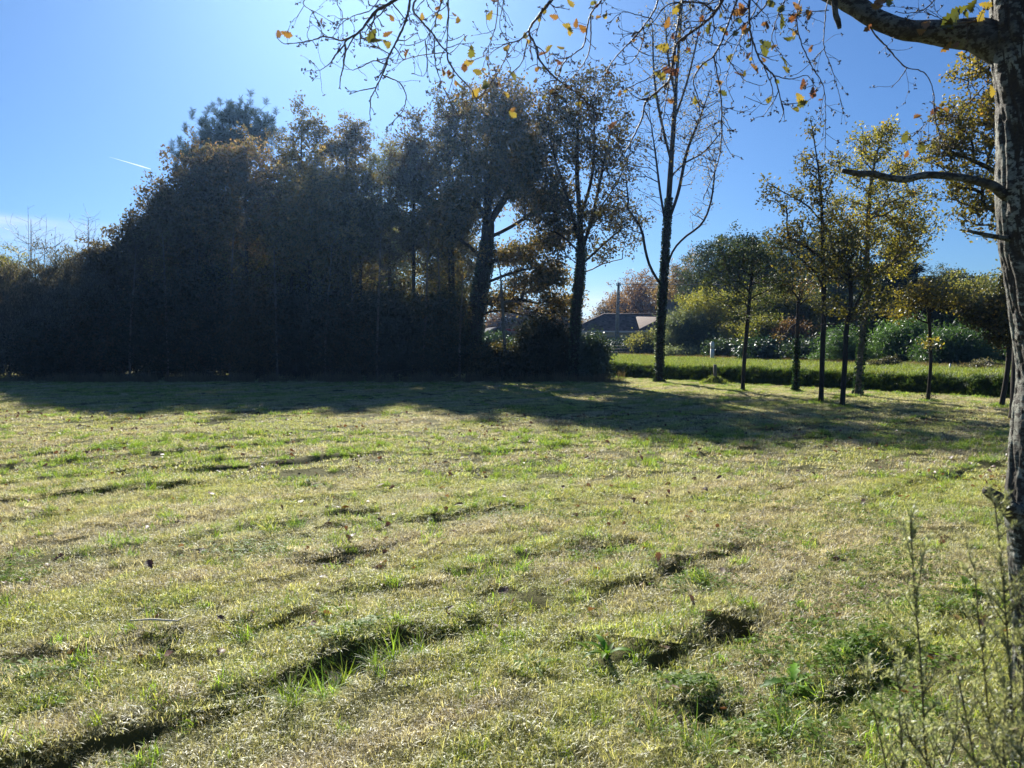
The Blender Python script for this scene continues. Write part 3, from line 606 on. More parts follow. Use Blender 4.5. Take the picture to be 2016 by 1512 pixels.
wt('upright oak with fan of branches and dark ivied trunk', 1131, 31.5, [(1140,200,50,45),(1200,200,40,45),(1095,230,40,60),(1150,290,70,60),(1200,340,50,50),(1090,350,45,60),(1220,270,30,50),(1140,430,70,45),(1215,440,45,35),(1075,440,35,45),(1180,500,35,22),(1100,500,30,30),(1240,480,25,18)], 33, mat='oakbig', tips=800, lf=19, r0=.21, sg=.17,
   trunk=[(1133,640),(1140,560),(1144,500),(1142,430),(1136,340),(1138,240)], limbs=[[(1144,500),(1165,430),(1185,340),(1205,240)],[(1143,480),(1120,400),(1095,320),(1080,260)],[(1146,520),(1190,480),(1225,450),(1255,440)],[(1144,500),(1100,460),(1060,450)],[(1150,540),(1185,520),(1225,510)],[(1142,430),(1165,350),(1170,260),(1168,200)],[(1144,490),(1175,420),(1215,360),(1240,300)]], zc=.35, ivy=2600, thick=.035, bf=.22, up=2.5, name='ivied_oak', step=.35)
tree('bare_tree', 'tall slender almost leafless tree standing alone at the end of the wood', 'tree', 1298, 30, [(1330,120,50,90),(1300,60,35,70),(1370,220,50,70),(1395,330,35,60),(1270,300,35,70),(1345,300,45,70),(1245,420,40,50),(1215,360,30,50),(1380,420,25,30),(1290,180,35,60),(1355,10,50,40),(1410,260,22,60)], .145, 1500, 1, 'oak', L=.08, asp=.55, sg=.12,
   trunk=[(1300,660),(1303,600),(1308,530),(1312,460),(1320,340),(1328,220),(1335,110),(1345,-10)], limbs=[[(1306,555),(1322,500),(1345,470),(1382,440),(1400,395),(1408,330)],[(1300,560),(1280,525),(1270,490),(1262,450),(1235,410)],[(1314,440),(1335,380),(1352,300),(1375,240),(1400,170)],[(1322,320),(1300,230),(1288,150),(1285,60)],[(1326,240),(1350,170),(1370,90),(1385,10)],[(1312,450),(1300,380),(1290,300),(1278,220)],[(1318,350),(1350,320),(1385,300),(1420,260)],[(1330,190),(1315,110),(1310,30)]], zc=.36, bf=.12, up=4, ivy=4200, seed=40, rtip=.0055, thick=.03, step=.3, arch=.02, jit=.035)
tree('thin_sapling', 'pale thin sapling stem in front of the great oak', 'sapling', 997, 31.2, [(985,560,20,40),(970,500,16,30),(1000,590,20,20),(1040,600,28,18)], .07, 60, 8, 'oak', trunk=[(992,650),(988,580),(984,530),(975,480)], zc=.6, seed=41, bark='bark_pale', rtip=.006)
# understory shrubs along the foot of the wood
UG = 'dark undergrowth bushes at the foot of the wood'
ul = [(20,'grey heath bush at the left end of the wood edge','heath',530,45,33,'spray'),(75,'tall grey heath bush second from the left end','heath',520,45,32.5,'spray'),(130,'brownish heath bush under the left bare twigs','heath',515,40,33,'spray'),(185,'heath bush leading up to the first oak','heath',500,42,33,'spray'),
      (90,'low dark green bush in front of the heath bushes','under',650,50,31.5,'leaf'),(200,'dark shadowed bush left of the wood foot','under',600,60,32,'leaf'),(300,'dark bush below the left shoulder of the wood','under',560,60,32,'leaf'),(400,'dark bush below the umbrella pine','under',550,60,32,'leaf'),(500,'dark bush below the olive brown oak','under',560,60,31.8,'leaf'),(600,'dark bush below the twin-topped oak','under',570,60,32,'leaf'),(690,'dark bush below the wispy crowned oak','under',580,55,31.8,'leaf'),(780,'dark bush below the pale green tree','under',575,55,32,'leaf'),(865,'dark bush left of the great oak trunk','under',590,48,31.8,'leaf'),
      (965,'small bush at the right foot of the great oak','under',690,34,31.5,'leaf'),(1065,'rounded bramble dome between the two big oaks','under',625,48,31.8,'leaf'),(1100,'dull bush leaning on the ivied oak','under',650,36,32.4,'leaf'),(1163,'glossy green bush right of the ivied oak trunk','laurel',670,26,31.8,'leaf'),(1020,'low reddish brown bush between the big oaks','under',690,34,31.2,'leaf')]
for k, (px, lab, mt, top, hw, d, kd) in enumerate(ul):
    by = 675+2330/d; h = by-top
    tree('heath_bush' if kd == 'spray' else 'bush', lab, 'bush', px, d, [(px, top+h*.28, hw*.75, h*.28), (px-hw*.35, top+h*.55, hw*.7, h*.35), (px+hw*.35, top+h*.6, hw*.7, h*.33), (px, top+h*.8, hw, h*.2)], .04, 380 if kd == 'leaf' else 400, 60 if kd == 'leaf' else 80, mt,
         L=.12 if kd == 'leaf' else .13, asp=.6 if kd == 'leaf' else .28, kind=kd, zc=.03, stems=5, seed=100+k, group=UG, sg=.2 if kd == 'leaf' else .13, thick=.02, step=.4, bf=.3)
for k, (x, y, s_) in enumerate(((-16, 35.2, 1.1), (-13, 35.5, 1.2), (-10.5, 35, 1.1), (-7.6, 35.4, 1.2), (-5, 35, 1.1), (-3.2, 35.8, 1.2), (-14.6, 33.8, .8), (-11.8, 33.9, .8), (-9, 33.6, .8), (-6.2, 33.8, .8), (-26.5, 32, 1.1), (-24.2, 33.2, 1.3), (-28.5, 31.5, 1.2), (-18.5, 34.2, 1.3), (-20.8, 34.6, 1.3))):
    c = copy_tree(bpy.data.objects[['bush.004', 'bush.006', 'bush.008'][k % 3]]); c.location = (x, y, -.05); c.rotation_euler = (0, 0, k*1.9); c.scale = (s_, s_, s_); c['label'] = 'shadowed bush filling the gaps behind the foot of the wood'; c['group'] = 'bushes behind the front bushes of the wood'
# bare twiggy shrubs
for px, d, top, hw, sd, lab in ((60, 34.5, 432, 45, 51, 'bare pale twiggy shrub sticking up at the far left'), (175, 34.5, 425, 30, 52, 'bare twiggy shrub beside the low brown oak'), (110, 35, 470, 30, 53, 'short bare shrub between the two taller bare ones')):
    tree('bare_shrub', lab, 'shrub', px, d, [(px, top+50, hw, 50), (px-hw*.4, top+70, hw*.6, 40), (px+hw*.5, top+80, hw*.6, 50)], .03, 260, 0, 'oak', zc=.1, stems=5, seed=sd, up=5, bark='bark_pale', thick=.02, rtip=.004, bf=.12, arch=0, step=.25)
# thin stems standing in front of the dark mass
for k, (px, py, lean, hh) in enumerate(((255, 520, 12, 0), (330, 480, -10, 0), (452, 470, 8, 0), (545, 500, -6, 0), (640, 500, 14, 0), (700, 520, -12, 0), (742, 480, 8, 0), (835, 470, 10, 0), (870, 500, -8, 0), (905, 560, 6, 0))):
    tree('slender_tree', ['slim bare stem rising through the low oak on the left shoulder', 'slim leaning stem below the broad brown oak', 'slim stem below the umbrella pine', 'slim stem at the left of the twin-topped oak', 'leaning slim stem in the centre of the wood', 'slim stem below the wispy crowned oak', 'slim stem below the pale green tree', 'slim stem below the spiky topped oak', 'slim stem left of the great oak', 'short slim stem beside the great oak trunk'][k], 'sapling', px, 31.3+.2*(k % 3),
         [(px+lean, py, 18, 40), (px+lean*1.5, py+60, 26, 30)], .045, 70, 7, 'oak', trunk=[(px, 690), (px+lean*.3, 620), (px+lean*.7, py+40), (px+lean, py-20)], zc=.45, seed=500+k, bark='bark_pale', rtip=.005, group='slim stems in front of the dark wood', L=.12, step=.35, bf=.2, up=3)
# mid row and depth of the wood: copies
dg = 'trees standing deep inside the wood'
deep = [tree('oak_tree', 'brown oak standing deep inside the wood behind the front row', 'tree', 420, 39, [(420,430,60,70),(400,500,65,80),(450,560,60,80)], .09, 520, 70, 'oak', seed=61, group=dg, L=.15),
        tree('oak_tree', 'olive oak standing deep inside the wood behind the front row', 'tree', 640, 39, [(640,440,60,70),(620,520,65,80),(660,580,60,70)], .09, 520, 70, 'olive', seed=62, group=dg, L=.15)]
spots = [(-22, 38, .62), (-19.5, 41, .7), (-17, 37, .75), (-14, 42, .9), (-15, 39, .85), (-11.5, 40, .95), (-8.5, 41, .95), (-6, 39, .9), (-4, 43, .95), (-1.6, 40, .75), (-12.5, 46, 1.05), (-8, 47, 1.0), (-4, 49, .95), (-20, 47, .7), (-16, 52, .9), (-25, 36, .6), (-28, 40, .6), (-5.2, 36.5, .8), (-9.6, 36.5, .85), (-13.5, 36.6, .8), (-24, 34, .36), (-27, 33, .4), (-19, 35.5, .5), (-21, 36, .45), (-17.4, 35.2, .55), (-22.6, 35, .42)]
DL = ['behind the umbrella pine', 'behind the low oak on the left shoulder', 'behind the broad brown oak', 'behind the great oak', 'behind the heath bushes', 'behind the twin-topped oak', 'behind the thin-topped oak', 'behind the pale green tree', 'behind the olive brown oak']
for k, (x, y, s) in enumerate([q for q in spots if not (-9.7 < q[0] < 1 and q[1] < 44)]):
    c = copy_tree(deep[k % 2]); c.location = (x, y, -.06); c.rotation_euler = (0, 0, k*2.1); c.scale = (s, s, s*(.92+.05*(k % 3)))
# ------------------------------------------------------------------ young trees on the right
YG = 'young oaks planted near the ditch'
def yt(label, px, d, lobes, r0, tips, lf, mat, seed, **k):
    k.setdefault('L', .085); k.setdefault('asp', .6); k.setdefault('sg', .10); k.setdefault('bark', 'bark'); k.setdefault('thick', .022); k.setdefault('step', .25); k.setdefault('bf', .25)
    return tree('young_oak', label, 'tree', px, d, lobes, r0, tips, lf, mat, seed=seed, group=YG, **k)
yt('young oak with dark crown, nearest to the tall bare tree', 1463, 24.5, [(1430,525,50,38),(1505,520,45,35),(1470,495,45,26),(1400,555,28,20),(1540,560,28,22),(1490,580,40,22),(1440,590,30,22),(1450,630,26,12),(1510,610,22,14)], .065, 380, 20, 'darkgreen', 71, trunk=[(1466,700),(1471,640),(1478,560),(1482,500)], zc=.45)
yt('thin ivied stem with a small bare brown head', 1568, 24.3, [(1575,575,30,22),(1595,560,20,18),(1555,560,18,14),(1540,665,20,8)], .06, 90, 6, 'oakbig', 72, trunk=[(1568,700),(1570,640),(1572,590)], zc=.6, ivy=900)
yt('tallest slender young oak with airy crown left of the leafy one', 1618, 19.4, [(1600,255,16,34),(1590,330,32,30),(1608,370,30,45),(1555,400,38,22),(1520,370,18,14),(1545,470,42,22),(1530,495,20,14),(1640,330,26,24),(1590,470,45,35),(1650,470,35,35),(1575,530,30,16),(1640,530,30,25),(1625,420,30,40),(1505,350,8,6)], .065, 300, 15, 'young', 73, trunk=[(1619,700),(1622,600),(1620,500),(1618,420),(1612,340),(1597,240)],
   limbs=[[(1620,510),(1575,478),(1540,465),(1515,470)],[(1618,440),(1590,405),(1545,380),(1510,358)],[(1617,420),(1635,360),(1660,310),(1690,280)],[(1622,560),(1590,520),(1560,500)],[(1620,480),(1650,455),(1680,440)]], zc=.42, up=1.0, tint=.35)
yt('short forked young oak with yellow lower leaves', 1660, 18.3, [(1630,530,40,35),(1695,540,45,40),(1665,500,40,35),(1630,600,30,16),(1725,580,28,22),(1690,620,35,14),(1665,470,22,20),(1750,600,20,10)], .062, 260, 15, 'young', 74, tint=.2, trunk=[(1664,700),(1666,650),(1675,590),(1672,530)], limbs=[[(1666,655),(1650,640),(1625,637),(1600,645)],[(1668,640),(1685,600),(1705,560)]], zc=.4)
yt('leafy golden green young oak with leaning pale ivied trunk', 1690, 22.2, [(1750,260,24,22),(1735,290,30,28),(1700,275,30,26),(1690,330,40,35),(1760,330,45,30),(1700,400,50,40),(1770,400,50,45),(1800,450,45,38),(1740,470,55,45),(1650,430,26,28),(1680,480,40,35),(1790,500,40,25),(1760,530,35,18)], .09, 600, 24, 'young', 75, trunk=[(1694,700),(1702,620),(1706,560),(1708,450),(1716,350),(1735,270)],
   limbs=[[(1706,560),(1740,530),(1775,500),(1810,470)],[(1708,480),(1680,450),(1655,430)],[(1710,430),(1750,400),(1790,385)]], zc=.35, ivy=1100, tint=.55, bark='bark_pale')
yt('small yellow-leaved young oak with bare straight stem', 1829, 20.3, [(1800,590,35,25),(1770,620,28,15),(1850,590,40,28),(1820,570,32,22),(1890,600,28,20),(1735,608,14,9),(1830,675,18,6)], .045, 230, 16, 'yellow', 76, trunk=[(1832,720),(1831,660),(1828,610),(1828,580)], zc=.5, z0=None)
yt('leaning young oak half hidden behind the near trunk', 1974, 18.6, [(1950,640,32,30),(1925,620,28,25),(1980,610,28,30),(1990,560,22,18),(1965,670,25,15)], .06, 200, 20, 'oakbig', 77, trunk=[(1982,740),(1986,700),(1988,640),(1980,590)], zc=.5)
tree('field_oak', 'bigger golden-leaved oak whose crown shows behind the near trunk', 'tree', 2005, 15.5, [(1930,140,52,45),(1960,230,60,60),(1850,225,42,24),(1900,260,50,45),(1860,290,40,25),(1880,310,50,30),(1940,370,60,55),(1880,390,26,16),(1940,440,40,45),(1985,120,60,50),(2060,250,70,90),(2050,400,60,80),(2100,330,60,80),(1910,400,30,30)], .13, 800, 22, 'young', L=.08, asp=.6, sg=.085, trunk=[(2008,650),(2010,550),(2012,430),(2020,300),(2020,180)],
   limbs=[[(2012,470),(1975,430),(1935,400)],[(2014,400),(1960,340),(1900,310),(1850,290)],[(2018,300),(1960,250),(1900,235),(1850,225)],[(2020,240),(1975,170),(1930,130)]], zc=.35, seed=78, thick=.025, step=.25, bf=.22, tint=.5)
# low sprouts
def tuft(px, py, label, mat='lime', n=160, h=.25, w=.25, name='ground_sprout', cat='sprout', L=.05, asp=.5):
    d = 1.6*1456/(py-675) if py > 740 else 31; b = W(px, py, d); b[2] = g0(b[0], b[1]); r = np.random.default_rng(int(px)); F = Acc()
    C = b+r.normal(0, 1, (n, 3))*[w*.5, w*.5, 0]; C[:, 2] += r.random(n)*h; leaves(F, C, L, asp, r); S = Acc()
    for k in range(7):
        e = b+[r.normal(0, w*.4), r.normal(0, w*.4), h]; S.tube([b, (b+e)/2+[0, 0, .03], e], .003, 3)
    rt = empty(name, tuple(b), 0, label, cat); F.build('leaves', M[mat], rt, xf=rel(b)); S.build('stems', M['broom_stem'], rt, xf=rel(b))
tuft(1829, 789, 'green sprouts around the foot of the small yellow oak', 'under', 160, .22, .28)
tuft(1617, 794, 'grass and sprouts at the foot of the tallest young oak', 'lime', 120, .14, .22, L=.06, asp=.15)

# ------------------------------------------------------------------ hedges and trees beyond the verge
BG = 'trees and shrubs beyond the green verge'
def bt(name, label, cat, px, d, lobes, mat, seed, tips=380, lf=30, L=.12, r0=.15, **k):
    k.setdefault('sg', .28); k.setdefault('zc', .2); k.setdefault('step', .6); k.setdefault('thick', .05); k.setdefault('rtip', .008)
    k.setdefault('group', BG)
    return tree(name, label, cat, px, d, lobes, r0, tips, int(lf*1.7), mat, L=L*1.3, seed=seed, **k)
bt('laurel_hedge', 'clipped glossy laurel hedge in front of the cream house', 'hedge', 1235, 63, [(1180,692,22,13),(1215,690,26,14),(1250,687,28,14),(1285,686,26,15),(1310,690,18,14)], 'laurel', 201, 420, 46, .13, r0=.06, zc=.02, stems=14, sg=.22)
bt('garden_shrub', 'olive garden shrub rising over the laurel hedge by the house', 'shrub', 1285, 60, [(1270,678,26,12),(1300,672,24,14)], 'olive', 202, 200, 40, .13, r0=.05, zc=.05, stems=4)
bt('bamboo_clump', 'pale grey-green bamboo right of the tall bare tree', 'bamboo', 1335, 54, [(1325,680,26,24),(1360,665,32,30),(1345,640,30,20),(1390,680,26,28)], 'silver', 203, 480, 40, .16, r0=.05, zc=.02, stems=10, asp=.2, sg=.25)
bt('silver_shrub', 'small silvery shrub at the foot of the bamboo', 'shrub', 1330, 51, [(1325,700,16,9),(1350,702,18,8)], 'silver', 204, 120, 40, .09, r0=.04, zc=.02, stems=4)
bt('willow_tree', 'yellow-green loose shrubby willow behind the white marker post', 'tree', 1405, 55, [(1400,610,38,30),(1375,625,30,35),(1435,640,45,45),(1410,680,55,30),(1455,600,20,25),(1460,670,30,30)], 'lime', 205, 700, 30, .13, asp=.3, zc=.08, stems=6)
bt('round_oak', 'large dark round-topped oak behind the willow', 'tree', 1455, 66, [(1440,508,58,36),(1400,545,45,40),(1500,535,60,45),(1390,590,40,40),(1450,620,80,50)], 'darkgreen', 206, 760, 40, .15, r0=.25, zc=.25)
bt('brown_tree', 'bare-looking brown tree left of the dark round oak', 'tree', 1345, 80, [(1350,545,30,35),(1330,580,34,40),(1375,580,28,40),(1345,620,40,40)], 'brown', 207, 520, 18, .15, r0=.2, zc=.25)
bt('brown_tree', 'copper brown tree rising behind the cream house roof', 'tree', 1262, 92, [(1262,572,28,30),(1240,600,40,30),(1285,600,30,30),(1260,625,55,22)], 'brown', 208, 560, 20, .17, r0=.22, zc=.2)
bt('brown_tree', 'small brown tree at the left end of the house roof', 'tree', 1192, 95, [(1195,622,22,18),(1212,610,14,18),(1180,632,16,10)], 'brown', 209, 200, 16, .17, r0=.12, zc=.3)
bt('brown_tree', 'brown tree between the chimney and the bamboo', 'tree', 1318, 86, [(1318,590,26,32),(1322,625,24,26)], 'brown', 210, 260, 16, .16, r0=.14, zc=.25)
bt('stone_pine', 'dark stone pine dome behind the tallest young oak', 'pine', 1590, 62, [(1570,490,40,22),(1615,500,45,30),(1560,540,45,40),(1640,545,40,40),(1600,560,70,45)], 'pine', 211, 520, 34, .30, r0=.28, kind='pine', asp=.09, zc=.3)
bt('mixed_tree', 'olive and rust tree in front of the stone pine', 'tree', 1530, 48, [(1530,610,45,32),(1500,640,40,40),(1570,620,40,35),(1540,660,55,35)], 'olive', 212, 620, 30, .12, zc=.1, stems=3)
bt('evergreen_tree', 'dark evergreen filling the gap behind the forked young oak', 'tree', 1670, 50, [(1665,560,50,40),(1640,610,50,45),(1700,590,40,50),(1660,660,60,45)], 'laurel', 213, 620, 36, .13, zc=.1, stems=3)
bt('cedar_tree', 'dark cedar with flat drooping sprays behind the golden oak', 'conifer', 1765, 43, [(1765,500,16,22),(1765,535,36,14),(1775,565,52,12),(1760,590,60,12),(1765,620,68,14),(1760,650,70,18),(1765,685,65,20)], 'conifer', 214, 1100, 60, .16, r0=.22, kind='layer', asp=.25, zc=.05, arch=.12, sg=.25, up=0, trunk=[(1765,650),(1765,560),(1765,480)])
bt('red_shrub', 'reddish shrub at the hedge foot behind the ivied stem', 'shrub', 1548, 43, [(1545,668,22,17),(1560,655,16,14)], 'red', 215, 160, 30, .1, r0=.04, zc=.05, stems=4)
bt('laurel_bush', 'glossy laurel bush just right of the white marker post', 'bush', 1425, 48, [(1425,695,24,14),(1450,700,25,14)], 'laurel', 216, 200, 46, .13, r0=.04, zc=.02, stems=5)
bt('laurel_bush', 'dark glossy laurel between the first young oak and the ivied stem', 'bush', 1515, 42, [(1495,700,25,18),(1530,700,28,16)], 'laurel', 217, 240, 46, .13, r0=.04, zc=.02, stems=5)
bt('laurel_bush', 'dark glossy laurel behind the foot of the tallest young oak', 'bush', 1595, 40, [(1580,702,28,18),(1620,700,28,20)], 'laurel', 218, 260, 46, .13, r0=.04, zc=.02, stems=5)
bt('spruce_shrub', 'low feathery green conifer behind the forked young oak', 'conifer', 1660, 37, [(1655,690,30,26),(1640,705,30,16),(1680,700,30,20),(1655,660,14,20)], 'bamboo', 219, 300, 34, .12, r0=.05, zc=.02, stems=3, kind='layer', asp=.2)
bt('yellow_shrub', 'yellow-tipped shrub behind the first young oak', 'shrub', 1510, 44, [(1510,650,24,18),(1490,665,18,16)], 'lime', 220, 160, 26, .1, r0=.04, zc=.05, stems=4)
bt('bamboo_clump', 'tall green bamboo behind the small yellow oak', 'bamboo', 1790, 36, [(1785,660,28,24),(1760,680,26,26),(1815,690,26,24),(1790,700,40,18)], 'bamboo', 221, 420, 40, .14, r0=.05, zc=.02, stems=10, asp=.2)
bt('bamboo_clump', 'wide green bamboo clump right of the small yellow oak', 'bamboo', 1880, 32.5, [(1870,680,30,26),(1905,690,30,24),(1850,700,28,22),(1885,705,50,18)], 'bamboo', 222, 480, 40, .13, r0=.05, zc=.02, stems=10, asp=.2)
bt('hedge_oak', 'broad brown-green oak behind the bamboo on the right', 'tree', 1890, 42, [(1870,590,50,30),(1915,600,50,35),(1950,610,50,35),(1890,640,70,40),(1960,650,60,45)], 'olive', 223, 800, 30, .12, r0=.2, zc=.15, stems=3)
bt('hedge_oak', 'dark oak just left of the near trunk in the back hedge', 'tree', 1975, 38, [(1975,620,45,45),(2010,600,50,50),(1990,680,60,40)], 'darkgreen', 224, 500, 36, .12, r0=.18, zc=.1, stems=3)
bt('dry_bush', 'low pale dry bush on the verge behind the leaning trunk', 'bush', 1738, 31, [(1735,722,20,9),(1750,718,12,10)], 'heath', 225, 110, 30, .07, r0=.02, zc=.02, stems=5, sg=.08)
bt('dry_bush', 'brown dry bush on the verge left of the near trunk', 'bush', 1925, 28.5, [(1920,728,24,9),(1935,724,14,10)], 'heath', 226, 110, 30, .07, r0=.02, zc=.02, stems=5, sg=.08)
bt('laurel_bush', 'green laurel bush seen between the great oak and the sapling', 'bush', 975, 48, [(965,682,26,14),(990,690,24,16),(950,690,20,14)], 'laurel', 227, 200, 40, .13, r0=.04, zc=.02, stems=5)
bt('laurel_bush', 'sunlit green bush behind the sapling under the sheds', 'bush', 1015, 46, [(1020,705,26,14),(1040,700,24,16)], 'lime', 228, 160, 36, .13, r0=.04, zc=.02, stems=5)
fh = bt('hedge_oak', 'dense oak closing the view far to the right', 'tree', 2090, 34, [(2090,610,60,50),(2150,620,50,50),(2110,680,80,45)], 'oakbig', 229, 420, 40, .13, r0=.18, zc=.1, stems=3)
for k, (src, x, y, s_, lab) in enumerate((('round_oak', 26, 84, 1.05, 'dark oak in the second row behind the willow'), ('round_oak', 34, 76, .95, 'dark oak in the second row behind the stone pine'), ('round_oak', 41, 70, .9, 'dark oak in the second row behind the cedar'), ('round_oak', 48, 66, .85, 'dark oak in the second row behind the broad brown-green oak'), ('round_oak', 22, 96, 1.0, 'dark oak in the second row behind the chimney tree'), ('round_oak', 56, 62, .9, 'dark oak in the second row beyond the right edge'))):
    c = copy_tree(bpy.data.objects[src]); c['label'] = lab; c.location = (x, y, -.1); c.rotation_euler = (0, 0, 1+k*1.7); c.scale = (s_, s_, s_*.85)
# distant tree line
fl = [tree('distant_tree', 'small brown tree on the distant tree line', 'tree', 700, 120, [(700,645,26,22),(680,660,24,18),(725,660,22,18)], .3, 200, 42, 'brown', L=.35, asp=.6, sg=.7, zc=.1, seed=301, group='trees on the distant tree line', step=1.2, rtip=.03),
      tree('distant_tree', 'dull green tree on the distant tree line', 'tree', 900, 120, [(900,645,28,22),(880,662,24,16),(925,660,22,18)], .3, 200, 42, 'oakbig', L=.35, asp=.6, sg=.7, zc=.1, seed=302, group='trees on the distant tree line', step=1.2, rtip=.03)]
for k in range(44):
    c = copy_tree(fl[k % 2]); a = R(-52+k*2.4+.6*math.sin(k*3.1)); D = 112+18*math.sin(k*1.9); s = .85+.35*((k*7) % 5)/5
    c.location = (D*math.sin(a), D*math.cos(a), -.2); c.rotation_euler = (0, 0, k*1.3); c.scale = (s, s, s*(.8+.1*(k % 4)))

# ------------------------------------------------------------------ houses
def roof_hip(hx, hy, ez, rz, ridge, thick=.14):
    """hip roof with ridge along x; half sizes hx, hy at eave"""
    V = [(-hx,-hy,ez),(hx,-hy,ez),(hx,hy,ez),(-hx,hy,ez),(-ridge,0,rz),(ridge,0,rz)]
    return V, [[0,1,5,4],[2,3,4,5]], [[1,2,5],[3,0,4]]
def tiles_on(acc, A, B, C, D, nrow, step=.21, rr=.022):
    """rolled clay tiles as ribs running down a roof slope; A,B eave ends, D,C ridge ends"""
    A, B, C, D = map(lambda v: np.array(v, float), (A, B, C, D)); n = int(np.linalg.norm(B-A)/step)
    nrm = np.cross(B-A, D-A); nrm /= np.linalg.norm(nrm); ex = (B-A)/np.linalg.norm(B-A)
    sl = (C+D)/2-(A+B)/2; sl = sl-ex*np.dot(sl, ex); H = np.linalg.norm(sl); sl /= H
    u0 = np.dot(D-A, ex); u1 = np.dot(C-A, ex); Lx = np.linalg.norm(B-A); rt_ = np.random.default_rng(int(Lx*100)); m_ = max(2, int(H/.34))
    for j in range(m_):
        h0, h1 = H*j/m_, H*(j+1.04)/m_; a0 = u0*h0/H; b0 = Lx+(u1-Lx)*h0/H; k_ = max(1, int((b0-a0)/step))
        for i in range(k_):
            ua, ub = a0+(b0-a0)*i/k_, a0+(b0-a0)*(i+1)/k_; q = [A+ex*ua+sl*h0+nrm*.045, A+ex*ub+sl*h0+nrm*.045, A+ex*min(ub, Lx+(u1-Lx)*min(1, h1/H))+sl*min(h1, H)+nrm*.012, A+ex*max(ua, u0*min(1, h1/H))+sl*min(h1, H)+nrm*.012]
            acc.add(q+[q[0]-nrm*.04, q[1]-nrm*.04], [[0,1,2,3],[4,5,1,0]], None, rt_.random())
def house(label, c, rz, hx, hy, wall_h, ridge_h, ridge, win, wing=None):
    rt = empty('house', c, rz, label, 'house')
    a = Acc(); a.box((-hx+.5, -hy+.5, 0), (hx-.5, hy-.5, wall_h)); w = a.build('wall', M['plaster'], rt)
    if wing: wx0, wx1, wy = wing; a = Acc(); a.box((wx0+.5, -hy-wy+.5, 0), (wx1-.5, -hy+.5, wall_h)); a.build('wing_wall', M['plaster'], rt)
    a = Acc(); V, q, t_ = roof_hip(hx, hy, wall_h-.02, ridge_h, ridge); a.add(V, q, t_); ez = wall_h-.02
    tiles_on(a, V[0], V[1], V[5], V[4], 0); tiles_on(a, V[1], V[2], (ridge,0,ridge_h), (ridge,0,ridge_h), 0); tiles_on(a, V[3], V[0], (-ridge,0,ridge_h), (-ridge,0,ridge_h), 0)
    rf = a.build('roof', M['tile'], rt)
    a = Acc(); pr = [(-ridge,0,ridge_h+.05),(ridge,0,ridge_h+.05)]; a.tube(pr, .11, 8)
    for s in (-1, 1):
        a.tube([(s*ridge,0,ridge_h+.05),(s*hx,-hy,ez+.05)], .10, 8)
    a.build('ridge_tiles', M['trim'] if False else M['tile'], rf)
    a = Acc(); a.box((-hx, -hy-.03, ez-.16), (hx, -hy+.02, ez+.02)); a.box((hx-.02, -hy, ez-.16), (hx+.03, hy, ez+.02)); a.build('fascia', M['trim'], rt)
    if wing:
        mx_ = (wx0+wx1)/2; fy = -hy-wy; rzw = ridge_h-.35; run = (rzw-ez)/((ridge_h-ez)/hy); hwid = (wx1-wx0)/2
        V = [(wx0,fy,ez),(wx1,fy,ez),(wx1,-hy+hy*.9,ez+.9*(ridge_h-ez)),(wx0,-hy+hy*.9,ez+.9*(ridge_h-ez)),(mx_,fy+hwid,rzw),(mx_,-hy+hy*.9,rzw)]
        a = Acc(); a.add(V, [[1,2,5,4],[3,0,4,5]], [[0,1,4]])
        tiles_on(a, V[0], V[1], V[4], V[4], 0); tiles_on(a, (wx1,fy,ez), (wx1,-hy,ez), (mx_,-hy+1,rzw), (mx_,fy+hwid,rzw), 0); tiles_on(a, (wx0,-hy,ez), (wx0,fy,ez), (mx_,fy+hwid,rzw), (mx_,-hy+1,rzw), 0)
        a.build('wing_roof', M['tile'], rt)
        a = Acc(); a.tube([(mx_,fy+hwid,rzw+.05),(wx0,fy,ez+.05)], .12, 8); a.tube([(mx_,fy+hwid,rzw+.05),(wx1,fy,ez+.05)], .12, 8); a.tube([(mx_,fy+hwid,rzw+.05),(mx_,-.8,rzw+.05)], .11, 8)
        a.build('wing_ridge_tiles', M['tile'], rt)
        a = Acc(); a.box((wx0,fy-.03,ez-.16),(wx1,fy+.02,ez+.02)); a.box((wx1-.02,fy,ez-.16),(wx1+.03,-hy,ez+.02)); a.build('wing_fascia', M['trim'], rt)
    for (x0, x1, z0, z1, kk) in win:
        yy = -hy+.5-(wing[2] if wing and wing[0] < (x0+x1)/2 < wing[1] else 0)
        a = Acc(); a.box((x0-.07, yy-.03, z0-.07), (x1+.07, yy+.01, z1+.07)); f = a.build('window', M['trim'], rt)
        a = Acc(); n = 9
        for i in range(n): a.box((x0, yy-.055, z0+(z1-z0)*i/n), (x1, yy-.031, z0+(z1-z0)*(i+.82)/n))
        a.build('shutter', M['shutter'], f)
    return rt
hb = W(1236, 700, 72)
hs = house('cream bungalow with hipped clay tile roof and big chimney', (hb[0]+.2, 72, -.05), R(-6), 5.7, 4.2, 2.75, 4.35, 2.6, [(-4.6,-3.8,1.0,2.2,0),(-2.6,-1.0,.2,2.25,0),(2.2,3.7,.9,2.2,0)], wing=(.5, 5.6, 2.4))
a = Acc(); a.box((3.0,-1.6,3.1),(4.5,-.7,5.3)); a.box((2.9,-1.7,5.3),(4.6,-.6,5.42))
for k in range(5): a.box((3.12+k*.3,-1.66,3.2),(3.24+k*.3,-1.601,5.2))
for k in range(4): a.box((3.05+k*.4,-1.5,5.42),(3.25+k*.4,-.8,5.62))
a.box((2.9,-1.7,5.62),(4.6,-.6,5.72)); ch = a.build('chimney', M['concrete'], hs)
